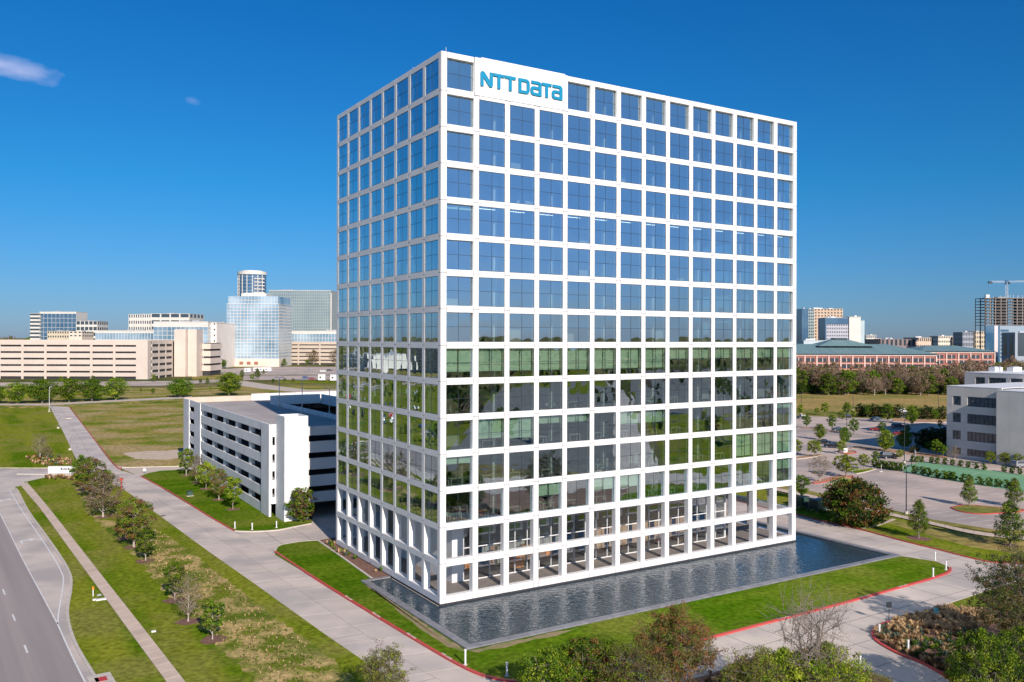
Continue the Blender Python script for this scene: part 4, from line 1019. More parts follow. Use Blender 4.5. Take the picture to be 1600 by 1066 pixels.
ribbon_garage('parking_garage', 'beige garage with thin dark slots left of the office tower', Vector((PX(433, 1000), 1000, 0)), Vector((PX(600, 1000), 1000, 0)), P(500, 534, 1000).z, 50, 6, 26, (.48, .40, .33))
block('office_building', 'low pale glass storey with white roof edge above the beige garage', 436, 600, 517.5, 1015, 40, fm(WT), rows=2, cols=34, style='glass', wm=M['fpale'], zbase=P(500, 534, 1015).z-1, top=3)
mb = MB(); q = P(524, 500, 1400); mb.box(-1.5, 1.5, -1.5, 1.5, 0, q.z, M['fglassd']); mb.box(-1, 1, -1, 1, q.z, q.z+3, M['dark']); tag(mb.build('distant_tower', None, (q.x, 1400, 0)), 'slim dark distant tower seen just left of the office tower', 'tower')
# right skyline
block('hotel_tower', 'tan high rise with balconies and a dark blue glass left flank', 1272, 1317, 483, 1250, 30, fm((.50, .36, .25)), rows=17, cols=9, hf=.5, wf=.5, side=False)
block('hotel_tower', 'dark blue glass flank of the tan high rise', 1253, 1263, 483, 1248, 30, M['fdeep'], rows=17, cols=2, style='ribbon', hf=.8, wm=M['fdeep'], side=False)
block('hotel_tower', 'teal glass strip between the blue flank and the tan front', 1263, 1272, 483.5, 1249, 30, fm((.30, .38, .38)), rows=17, cols=3, hf=.7, wf=.7, side=False)
t_, w_, H_ = block('hotel_tower', 'grey hotel block with small windows and a blue glass crown', 1291, 1327, 497, 1120, 30, fm((.40, .40, .46)), rows=11, cols=13, hf=.5, wf=.5, top=8, side=False)
mb = MB(); mb.box(0, w_, -.6, -.3, H_-8, H_, M['fdeep']); mb.box(-1.6, 0, -.6, 20, 0, H_, M['fdeep']); mb.build('blue_band', t_)
block('hotel_tower', 'blank white end slab of the grey hotel block', 1327, 1345, 495.5, 1118, 24, fm(WT), rows=0)
block('hotel_tower', 'pale green glass sliver right of the white hotel slab', 1345, 1351, 501, 1160, 24, fm((.36, .46, .50)), rows=0)
block('office_building', 'small white block with square windows right of the hotels', 1353, 1369, 524, 1500, 30, fm(WT), rows=4, cols=5, hf=.5, wf=.6)
block('office_building', 'small peach annex beside the small white block', 1369, 1376, 529.5, 1495, 30, fm((.66, .5, .42)), rows=2, cols=2, hf=.4)
block('warehouse', 'long brown low roof behind the green roofed building', 1376, 1431, 530.5, 1300, 60, fm((.22, .16, .16)), rows=1, cols=8, hf=.3)
block('office_building', 'peach office block with arched windows in the middle of the right skyline', 1430, 1455, 528, 1350, 40, fm((.62, .47, .36)), rows=3, cols=8, hf=.5)
block('office_building', 'dark glass block left of the long cream offices', 1455, 1466, 529, 1500, 30, fm((.25, .28, .33)), rows=4, cols=4, hf=.7)
block('office_building', 'cream office block with square windows, left of a pair', 1466, 1488, 525.5, 1480, 30, fm((.68, .60, .50)), rows=5, cols=8, hf=.5)
block('office_building', 'cream office block with square windows, right of a pair', 1489, 1504, 527, 1475, 30, fm((.68, .60, .50)), rows=4, cols=6, hf=.5)
block('office_building', 'dark grey glazed office block beside the cream gridded one', 1504, 1521, 519.5, 1400, 30, fm((.26, .28, .34)), rows=5, cols=7, hf=.6)
block('office_building', 'cream gridded office block left of the tower under construction', 1523, 1539.5, 518.5, 1398, 30, fm((.52, .43, .31)), rows=6, cols=6, hf=.5, wf=.55)
block('office_building', 'low cream building at the skyline right beside the office tower', 1236, 1256, 531, 1450, 30, fm(CR), rows=2, cols=5, hf=.4)
# tower under construction
YC = 1180; t = tag(empty('construction_tower', (PX(1539, YC), YC, 0)), 'concrete high rise under construction with open floors above blue glass', 'building under construction')
HT = P(1560, 466, YC).z; HGm = P(1560, 508, YC).z; wW = PX(1640, YC)-PX(1539, YC); conc = fm((.20, .175, .165)); nf = 9
mb = MB()
for k in range(nf+1): z = HGm+(HT-HGm)*k/nf; mb.box(0, wW, 0, 26, z-.4, z+.4, conc)
mb.build('floor_slabs', t, kind='stuff')
mb = MB()
for k in range(13): x = wW*k/12; [mb.box(max(x-.5, 0), min(x+.5, wW), y, y+1, 0, HT, conc) for y in (.3, 12, 24.5)]
mb.build('columns', t, kind='stuff')
mb = MB(); mb.box(22, 34, 8, 18, 0, HT+2, fm((.25, .22, .21))); mb.box(50, 60, 8, 18, 0, HT+1, fm((.25, .22, .21))); mb.build('core', t)
mb = MB(); rr = random.Random(3)
for k in range(26): x = rr.uniform(0, wW-1); mb.box(x, x+.35, .5, .9, HT+.4, HT+rr.uniform(2, 5), M['grey_metal'])
mb.box(2, 7, 1, 5, HT+.4, HT+5, M['grey_metal']); mb.build('formwork', t, kind='stuff')
mb = MB(); mb.box(.05, 20, -1.2, -.3, 0, HGm-.5, M['fdeep']); mb.box(20, wW, -1.2, -.3, 0, HGm-1, mat('wrap', (.24, .31, .38), None, .4)); mb.box(12, 17, -1.7, -1.25, 8, HGm-1, fm((.60, .54, .56)))
for k in range(8): mb.box(21, 32, -1.6, -1.25, 6+k*5.2, 9+k*5.2, M['fdeep'])
mb.build('glass_skin', t)
block('office_building', 'grey blue cladded building at the right edge before the unfinished tower', 1586, 1640, 520, 1100, 30, fm((.28, .32, .38)), rows=1, cols=2, hf=.75, wf=.7)
# crane
c = P(1573, 466, 1210); HM = P(1573, 441, 1210).z; t = tag(empty('tower_crane', (c.x, 1210, 0)), 'white tower crane with long level jib over the unfinished high rise', 'crane')
cm = fm((.66, .67, .70))
def lattice(mb, p, q, w, n, m_):
    p, q = Vector(p), Vector(q); d = (q-p).normalized(); a = d.orthogonal().normalized() if abs(d.z) > .9 else Vector((0, 1, 0)); b = d.cross(a); c4 = [a*w/2*s+b*w/2*u for s, u in ((1, 1), (1, -1), (-1, -1), (-1, 1))]
    for o_ in c4: mb.tube([p+o_, q+o_], .17, m_, 4)
    for k in range(n):
        s0, s1 = p.lerp(q, k/n), p.lerp(q, (k+1)/n)
        for j in range(4): mb.tube([s0+c4[j], s1+c4[(j+1) % 4]], .1, m_, 3)
mb = MB(); lattice(mb, (0, 0, 0), (0, 0, HM), 2.4, 36, cm); mb.build('mast', t)
mb = MB(); lattice(mb, (2, 0, HM+.6), (66, 0, HM+2.5), 1.5, 26, cm); mb.build('jib', t)
mb = MB(); lattice(mb, (-2, 0, HM+.6), (-22, 0, HM+.6), 1.5, 9, cm); mb.build('counter_jib', t)
mb = MB(); mb.box(-26, -21, -1.4, 1.4, HM-2, HM+1, M['dark_metal']); mb.build('counterweight', t)
mb = MB(); mb.box(-2.2, 2.2, -1.6, 1.6, HM-2.5, HM+2.6, M['fdeep']); mb.box(1.6, 3.6, -3.2, -1.4, HM-2.5, HM-.2, M['dark_metal']); mb.build('cab', t)
# brick building with teal hipped roofs
M['teal'] = mat('teal_roof', (.13, .22, .23), (.16, .25, .26), .55, .15, 4, stretch=(2.5, .05, 1, 0))
M['brick'] = mat('brick_wall', (.34, .13, .10), (.29, .11, .09), .85, .4, 4)
def hip(name, label, x0, x1, Y, depth, ey, ry, inset):
    a, b = P(x0, ey, Y), P(x1, ey, Y); E, Rz = a.z, P(x0, ry, Y+depth*.5).z; w = b.x-a.x
    t = tag(empty(name, (a.x, Y, 0)), label, 'office building')
    mb = MB(); mb.box(.6, w-.6, .6, depth-.6, 0, E-1.4, M['brick']); mb.build('wall', t)
    mb = MB(); mb.box(.2, w-.2, .2, depth-.2, E-1.4, E-.1, fm((.62, .47, .42))); mb.build('cornice', t)
    ins = inset; o_ = 1.2
    v = [(-o_, -o_, E), (w+o_, -o_, E), (w+o_, depth+o_, E), (-o_, depth+o_, E), (ins, depth/2, Rz), (w-ins, depth/2, Rz)]
    mb = MB(); mb.add(v, [(0, 1, 5, 4), (1, 2, 5), (2, 3, 4, 5), (3, 0, 4), (3, 2, 1, 0)], M['teal']); mb.build('roof', t)
    n_ = int(w/9); pc = MB(); 
    for k in range(n_+1):
        x = .8+(w-1.6)*k/n_; pc.box(x-.45, x+.45, -.1, .55, E-9.5, E-1.6, fm((.62, .47, .42)))
        if k < n_:
            for j in range(4):
                z = E-3.0-4.6*j-3
                mb = MB(); mb.box(x+1.2, x+4.0, .35, .58, z, z+3, M['fglassd']); mb.box(x+4.7, x+7.5, .35, .58, z, z+3, M['fglassd']); mb.box(x+4.1, x+4.6, .1, .58, z-.2, z+3.2, fm((.62, .47, .42))); mb.build('window', t)
    pc.build('pilasters', t, kind='stuff')
    mb = MB()
    for j in range(4): mb.box(.5, w-.5, .2, .34, E-7.6-4.6*j, E-6.6-4.6*j, fm((.52, .24, .18)))
    mb.build('brick_bands', t)
    return t, w, E, Rz
t_, w_, E_, R_ = hip('brick_building', 'long red brick building under a wide teal hipped roof beyond the woods', 1200, 1465, 640, 66, 553, 537.5, 24)
mb = MB(); c = PX(1322, 660)-PX(1200, 640); q = P(1322, 529, 690).z-R_
mb.add([(c-22, 18, R_-1.5), (c+22, 18, R_-1.5), (c+22, 50, R_-1.5), (c-22, 50, R_-1.5), (c-3, 34, R_+q), (c+3, 34, R_+q)], [(0, 1, 5, 4), (1, 2, 5), (2, 3, 4, 5), (3, 0, 4)], M['teal']); mb.box(c-5, c+5, 30, 38, R_+q-2.2, R_+q+.4, M['fglassd']); mb.build('cupola', t_)
hip('brick_building', 'lower red brick wing with teal roof right of the main brick building', 1440, 1556, 720, 60, 549, 540, 18)
block('warehouse', 'flat pale roofs behind the teal roof beside the tower', 1256, 1300, 532.5, 950, 60, fm((.45, .52, .56)), rows=0)
# ================================================================== SMALL SITE OBJECTS
def monument(px, py, label):
    c = G(px, py); d = (G(111, 741)-G(75, 741)); ln = d.length; t = tag(empty('monument_sign', c, math.atan2(d.y, d.x)), label, 'sign')
    mb = MB(); mb.box(0, ln, 0, .7, .15, 1.75, M['white']); mb.build('panel', t)
    mb = MB(); mb.box(.2, ln-.2, .1, .6, -.02, .15, M['dark']); mb.build('plinth', t)
    mb = MB(); x = ln*.55
    for k, w in enumerate((.35, .25, .3, .25, .3, .2)): mb.box(x, x+w, -.03, -.005, 1.0, 1.0+(.28 if k % 2 else .4), M['dark_metal']); x += w+.12
    mb.build('lettering', t)
monument(75, 741, 'long low white monument sign at the driveway entrance')
mb = MB(); mb.obox(G(28, 741), G(120, 742.5), .9, 0, .17, M['kerb']); tag(mb.build('median_kerb'), kind='structure')
def bollard(px, py, label, h=1.1):
    t = tag(empty('bollard_light', G(px, py)+Vector((0, 0, .12))), label, 'bollard', 'white bollard lights')
    mb = MB(); mb.tube([(0, 0, .04), (0, 0, h-.2)], .1, M['pale_metal'], 10); mb.build('post', t)
    mb = MB(); mb.tube([(0, 0, h-.2), (0, 0, h)], .12, M['white'], 10); mb.build('lamp_cap', t)
    mb = MB(); mb.tube([(0, 0, 0), (0, 0, .06)], .22, M['kerb'], 10); mb.build('foot', t)
for px, py, lb, h in ((727, 1041, 'white bollard on the lawn tip below the pool corner', 1.5), (792, 1059, 'white bollard at the bottom kerb beside the green shrubs', 1.3), (1458, 903, 'white bollard at the kerb of the lawn tip right of the pool', 1.2), (1478, 892, 'white bollard farthest right on the rounded lawn tip', 1.2), (1461, 877, 'white bollard on the far side of the rounded lawn tip', 1.2),
                     (1374, 995, 'white bollard at the left end of the ornamental grass island', 1.2), (1419, 1022, 'white bollard on the lower edge of the ornamental grass island', 1.3), (1344, 1042, 'grey bollard beside the bottom planting bed', 1.0), (394, 829, 'left white bollard in the row below the garage', 1.1), (432, 826, 'right white bollard in the row below the garage', 1.1), (367, 827, 'white bollard at the tip of the garage lawn', 1.1)): bollard(px, py, lb, h)
def box_thing(name, px, py, size, m_, label, cat, rz=ANG, z=.12, parts=None):
    t = tag(empty(name, G(px, py)+Vector((0, 0, z)), rz), label, cat); w, d, h = size
    mb = MB(); mb.box(-w/2, w/2, -d/2, d/2, .1, h, M[m_] if isinstance(m_, str) else m_); mb.build('cabinet', t)
    mb = MB(); mb.box(-w/2-.12, w/2+.12, -d/2-.12, d/2+.12, 0, .1, M['kerb']); mb.build('pad', t)
    mb = MB(); mb.box(-w/2+.05, -.02, -d/2-.03, -d/2-.005, .2, h-.1, M[m_] if isinstance(m_, str) else m_); mb.box(.02, w/2-.05, -d/2-.03, -d/2-.005, .2, h-.1, M[m_] if isinstance(m_, str) else m_); mb.build('door', t)
    mb = MB(); mb.box(-w/2-.04, w/2+.04, -d/2-.04, d/2+.04, h, h+.06, M['dark_metal']); mb.build('lid', t)
gc = mat('cabinet_green', (.03, .07, .055), None, .5)
box_thing('utility_box', 296.5, 776, (1.0, .8, .9), gc, 'small dark green utility box on the garage lawn', 'utility box')
box_thing('transformer', 1253, 792, (2.0, 1.8, 1.8), gc, 'dark green transformer cabinet nearest the tower corner', 'transformer'); box_thing('generator', 1283, 797, (4.2, 1.8, 1.9), gc, 'long dark generator cabinet left of the big magnolia', 'generator')
box_thing('transformer', 1268, 793, (1.2, 1.2, 1.5), 'grey_metal', 'small grey cabinet between two dark green cabinets', 'transformer')
# sculpture-like red post, marker, hydrants, small signs
t = tag(empty('sign_post', G(189.5, 766)), 'rusty red upright post with a small white plate beside the private road', 'sign post'); mb = MB(); mb.tube([(0, 0, 0), (0, 0, 2.0)], .12, M['red'], 8); mb.build('post', t); mb = MB(); mb.box(-.35, .35, -.1, .1, 2.0, 2.5, M['red']); mb.build('head', t); mb = MB(); mb.box(-.75, -.45, -.03, .03, 1.1, 1.7, M['white']); mb.build('plate', t)
def small_sign(px, py, label, h=1.3, w=.7):
    t = tag(empty('small_sign', G(px, py), 0), label, 'sign'); mb = MB(); mb.tube([(-w/3, 0, 0), (-w/3, 0, h)], .035, M['grey_metal'], 6); mb.tube([(w/3, 0, 0), (w/3, 0, h)], .035, M['grey_metal'], 6); mb.build('posts', t)
    mb = MB(); mb.box(-w/2, w/2, -.06, -.02, h-.55, h, M['white']); mb.build('panel', t)
small_sign(226, 741, 'small white sign at the garage driveway mouth'); 
box_thing('signal_pad', 107, 655, (1.6, 1.0, .5), 'kerb', 'low pale utility pad beside the upper private road', 'utility box', z=.1)
def road_lamp(px, py, label):
    t = tag(empty('road_lamp', G(px, py)+Vector((0, 0, .1))), label, 'light pole'); mb = MB(); mb.tube([(0, 0, 0), (0, 0, .5)], .45, M['kerb'], 10); mb.build('pole_base', t)
    mb = MB(); mb.tube([(0, 0, .5), (.1, 0, 3.0), (.6, -.2, 3.9), (1.9, -.5, 4.1)], .06, M['grey_metal'], 6); mb.build('pole', t); mb = MB(); mb.box(1.6, 2.3, -.75, -.35, 4.05, 4.2, M['grey_metal']); mb.build('lamp_head', t)
road_lamp(109.5, 704, 'curved grey lamp on a pale base, lowest on the private road edge'); road_lamp(91, 670, 'curved grey lamp on a pale base, middle of the private road edge'); road_lamp(77, 644, 'curved grey lamp at the top of the private road')
light_pole(G(77, 641), 10, 'tall pale light pole where the private road meets the far road', two=False, col='pale_metal')
t = tag(empty('gas_marker', G(145.5, 933)+Vector((0, 0, .1))), 'white marker post with an orange top on the verge', 'marker post'); mb = MB(); mb.tube([(0, 0, 0), (0, 0, .8)], .07, M['white'], 8); mb.build('post', t); mb = MB(); mb.tube([(0, 0, .8), (0, 0, 1.15)], .12, M['orange'], 8); mb.build('cap', t)
for px, py, s_, lb in ((158, 938.5, (1.1, .6), 'flat white valve cover by the orange topped marker'), (149, 939, (.6, .4), 'small pale valve cover left of the larger one'), (240, 989, (.45, .3), 'tiny pale irrigation cover on the lower lawn'), (155, 932, (.5, .4), 'grey valve box just above the white cover')):
    mb = MB(); mb.box(-s_[0]/2, s_[0]/2, -s_[1]/2, s_[1]/2, 0, .14, M['white'] if px != 155 else M['grey_metal']); mb.box(-s_[0]/3, s_[0]/3, -s_[1]/3, s_[1]/3, .14, .17, M['kerb']); tag(mb.build('valve_cover', None, G(px, py)+Vector((0, 0, .1)), .5), lb, 'valve cover')
t = tag(empty('fire_hydrant', G(1462.5, 964)+Vector((0, 0, .13))), 'teal and white fire hydrant in the ornamental grass bed', 'fire hydrant'); tl = mat('hydrant_teal', (.05, .42, .40), None, .5)
mb = MB(); mb.tube([(0, 0, 0), (0, 0, .55)], .2, M['white'], 10); mb.build('barrel', t); mb = MB(); mb.tube([(0, 0, .55), (0, 0, .8), (0, 0, .92)], [.24, .2, .08], tl, 10); mb.build('bonnet', t); mb = MB(); mb.tube([(-.34, 0, .45), (.34, 0, .45)], .09, tl, 8); mb.build('outlets', t)
mb = MB(); mb.tube([(0, 0, 0), (0, 0, 2.3)], .04, M['dark_metal'], 6); mb.box(-.3, .3, -.03, .03, 1.8, 2.4, M['dark_metal']); tag(mb.build('sign_post', None, G(1389, 975)), 'thin dark sign post at the far tip of the grass island', 'sign post')
mb = MB(); c = G(150, 1060); mb.box(-1.5, 1.5, -1.0, 1.0, 0, .14, M['kerb']); mb.box(-.5, .6, -.5, .5, .14, .16, M['red']); tag(mb.build('storm_drain', None, G(158, 1064), R(125)), 'stepped concrete storm drain inlet at the bottom road edge', 'storm drain')
# light poles in the car park
for px, py, h, lb, tw in ((1416, 804, 8.6, 'tall dark light pole at the near edge of the car park', False), (1323, 690, 9.5, 'dark light pole in the middle of the far car park trees', True), (1333, 642, 8.5, 'slim dark light pole on the dry strip behind the car park', True), (1413, 724, 11.0, 'grey green light pole beside the sports court', False), (1466, 640, 8.5, 'slim dark light pole on the dry strip near the office block', True), (1252, 648, 9, 'slim dark pole on the dry strip just right of the tower', True)):
    light_pole(G(px, py), h, lb, col='dark_metal', two=tw, rz=.6)
# basketball hoop
t = tag(empty('basketball_hoop', G(1424, 729)+Vector((0, 0, .06)), -.3), 'basketball hoop with white backboard at the left end of the green court', 'basketball hoop')
mb = MB(); mb.tube([(0, 0, 0), (0, 0, 2.6), (.8, 0, 3.1)], .09, M['dark_metal'], 8); mb.build('post', t); mb = MB(); mb.box(.8, .86, -.95, .95, 2.8, 3.95, M['white']); mb.build('backboard', t); mb = MB(); mb.tube([(.9+.25+.23*math.cos(a), .23*math.sin(a), 3.05) for a in np.linspace(0, 6.283, 13)], .02, M['orange'], 4, False); mb.build('rim', t)
for px, py, lb in ((1377, 738, 'left green goal post stand by the hedge of the court'), (1411, 738, 'middle pale green post stand by the court edge'), (1432, 741, 'right pale green post stand by the court edge')):
    mb = MB(); mb.tube([(0, 0, 0), (0, 0, 1.6)], .05, M['pale_metal'], 6); mb.tube([(-.4, 0, .05), (.4, 0, .05)], .06, M['pale_metal'], 6); tag(mb.build('net_post', None, G(px, py)+Vector((0, 0, .06))), lb, 'post')
box_thing('white_crate', 1318, 707.5, (1.7, 1.3, 1.3), 'white', 'small white crate beside a car park tree', 'crate', z=.05)
t = tag(empty('small_shed', G(1407, 652), .5), 'small grey gabled shed among the dark conifers', 'shed'); mb = MB(); mb.box(-2, 2, -1.5, 1.5, 0, 2.2, M['grey_metal']); mb.build('wall', t); mb = MB(); mb.add([(-2.2, -1.7, 2.2), (2.2, -1.7, 2.2), (2.2, 1.7, 2.2), (-2.2, 1.7, 2.2), (-2.2, 0, 3.6), (2.2, 0, 3.6)], [(0, 1, 5, 4), (2, 3, 4, 5), (1, 2, 5), (3, 0, 4), (3, 2, 1, 0)], M['pale_metal']); mb.build('roof', t)
# trailers at the far left site
def trailer(x0, x1, py, h, label, m_='white'):
    a, b = G(x0, py), G(x1, py); t = tag(empty('site_trailer', a), label, 'trailer'); w = b.x-a.x
    mb = MB(); mb.box(0, w, 0, 3.5, .8, h, M[m_]); mb.build('body', t)
    mb = MB(); 
    for k in range(max(1, int(w/5))): mb.box(1+k*5, 2.2+k*5, -.04, -.005, h*.45, h*.7, M['fglassd'])
    mb.build('windows', t, kind='stuff'); mb = MB()
    for x in (w*.3, w*.7): mb.tube([(x, .2, .5), (x, 3.3, .5)], .45, M['dark'], 10)
    mb.build('axles', t)
trailer(396, 424, 581.5, 4.2, 'long white trailer in front of the pale glass tower'); trailer(382, 391, 583, 4.5, 'short white trailer left of the long white trailer'); trailer(497, 508, 596, 5, 'white cabin left of a pair beside the office tower'); trailer(516, 526, 596.5, 5, 'white cabin right of a pair beside the office tower')
# ================================================================== CARS
CARM = {}
def car_meshes(col, kind='sedan'):
    if (col, kind) in CARM: return CARM[(col, kind)]
    paint = mat('car_paint', col, None, .25, spec=.8); Lh = {'sedan': 2.35, 'suv': 2.4, 'pickup': 2.8}[kind]; w = .92
    prof = {'sedan': [(-2.35, .45), (-2.35, .85), (-1.7, .98), (-1.15, 1.02), (-.55, 1.42), (.5, 1.44), (1.2, 1.0), (2.2, .8), (2.35, .6), (2.35, .35)],
            'suv': [(-2.4, .5), (-2.4, 1.1), (-2.15, 1.7), (-1.9, 1.75), (.4, 1.75), (1.1, 1.15), (2.2, 1.0), (2.4, .75), (2.4, .4)],
            'pickup': [(-2.8, .55), (-2.8, 1.15), (-.8, 1.15), (-.6, 1.8), (.6, 1.8), (1.2, 1.2), (2.6, 1.05), (2.8, .8), (2.8, .45)]}[kind]
    def wd(z): return w-(max(0, z-.95)*.28)
    n = len(prof); v = [(x, -wd(z), z) for x, z in prof]+[(x, wd(z), z) for x, z in prof]
    mb = MB(); mb.add(v, [tuple(range(n))[::-1], tuple(range(n, 2*n))]+[(i, (i+1) % n, n+(i+1) % n, n+i) for i in range(n)], paint)
    body = mb.mesh('car_body')
    g = MB(); top = max(z for _, z in prof)
    cab = {'sedan': (-1.05, -.55, .48, 1.12), 'suv': (-2.05, -1.8, .38, 1.0), 'pickup': (-.72, -.58, .58, 1.12)}[kind]; zb = 1.02 if kind == 'sedan' else 1.15
    for s in (-1, 1):
        y0, y1 = s*(wd(zb)+.012), s*(wd(top-.1)+.012); g.add([(cab[0], y0, zb), (cab[3]-.12, y0, zb), (cab[2], y1, top-.1), (cab[1], y1, top-.1)], [(0, 1, 2, 3)], M['fglassd'])
    for xa, xb in ((cab[3]+.05, cab[2]+.05), (cab[0]-.05, cab[1]-.06)): g.add([(xa, -.72, zb+.03), (xa, .72, zb+.03), (xb, .64, top-.05), (xb, -.64, top-.05)], [(0, 1, 2, 3)], M['fglassd'])
    glass = g.mesh('car_window')
    wh = MB(); wh.tube([(0, -.11, 0), (0, .11, 0)], .33, M['dark'], 12); wh.tube([(0, -.12, 0), (0, .12, 0)], .19, M['grey_metal'], 10); wheel = wh.mesh('wheel')
    hl = MB(); hl.box(-.02, .02, -.16, .16, 0, .12, M['white']); head = hl.mesh('headlight')
    CARM[(col, kind)] = (body, glass, wheel, head, Lh); return CARM[(col, kind)]
def car(loc, rz, col, label, kind='sedan', group=None, s=1.0):
    b, g, wl_, hd, Lh = car_meshes(col, kind); t = tag(empty('parked_car' if group is None else 'car', loc, rz), label, 'car', group); t.scale = (s,)*3
    place('body', b, t); place('window', g, t)
    for x in (-1.45, 1.4):
        for y in (-.82, .82): place('wheel', wl_, t, (x, y, .33))
    for y in (-.62, .62): place('headlight', hd, t, (Lh+.0, y, .62))
    return t
BK, RD, GY, WH_ = (.012, .013, .018), (.25, .02, .02), (.22, .23, .25), (.7, .7, .7)
aL = math.atan2((G(1300, 703)-G(1285, 695)).y, (G(1300, 703)-G(1285, 695)).x)
for px, py, c, k, lb, rz in ((1287, 694, BK, 'sedan', 'black sedan, upper left of two parked nose to tail in the car park', -.5), (1301, 700, BK, 'sedan', 'black sedan, lower right of two parked nose to tail in the car park', -.5),
    (1311, 673.5, (.02, .04, .06), 'sedan', 'dark blue sedan half hidden by a tree in the middle car park', -.15), (1324, 653.5, BK, 'suv', 'small dark car behind the light pole at the far car park', -.2), (1369, 657, (.03, .06, .08), 'sedan', 'dark teal car in front of the dark conifer row', .25),
    (1371, 673.5, RD, 'sedan', 'dark red car left of the round crowned tree', 2.6), (1404, 669.5, (.05, .05, .07), 'suv', 'dark grey car behind a round tree right of the red car', .2), (1405, 680.5, RD, 'sedan', 'red car peeking left of a tree near the office block', .2), (1424, 681.5, BK, 'sedan', 'black car in the shade near the office block', 0),
    (1254, 654, BK, 'sedan', 'black car at the far left of the car park beside the tower', .1), (1390, 716.5, BK, 'suv', 'black car parked behind the hedge corner of the court', .1), (1597, 731, GY, 'suv', 'silver car at the right edge behind the court hedge', .2)):
    car(G(px, py)+Vector((0, 0, .035)), rz, c, lb, k)
rr = random.Random(12); cols = [WH_, BK, GY, (.3, .31, .33), (.03, .06, .16), RD, (.6, .6, .58)]
# traffic and parked cars beyond the left edge, seen mirrored in the left face
n_ = 0
for t_ in range(0, 420, 11):
    w_ = rr.choice((33.5, 37.5, 41.5, 57, 61, 65, 99, 103)); p = HW(60+t_+rr.uniform(-4, 4), w_); k = rr.choice(('sedan', 'suv', 'pickup')); ci = rr.randrange(len(cols)); n_ += 1
    car(p+Vector((0, 0, .02)), math.atan2(HD.y, HD.x)+(math.pi if w_ > 52 else 0), cols[ci], f'{("white", "black", "grey", "charcoal", "blue", "red", "silver")[ci]} {k} on the highway mirrored in the left tower windows', k, 'cars on the highway mirrored in the glass')
for px, py, c, lb in ((488, 594, RD, 'red machine parked left of the white cabins'), (478, 592, (.03, .06, .16), 'dark blue car on the far lot left of the red machine'), (484, 580, GY, 'grey car on the far lot above the red machine'), (515, 580, BK, 'dark car on the far lot just left of the tower'), (505, 581.5, WH_, 'white car on the far lot between two dark cars')): car(G(px, py)+Vector((0, 0, .03)), .1, c, lb, 'suv', s=1.1)
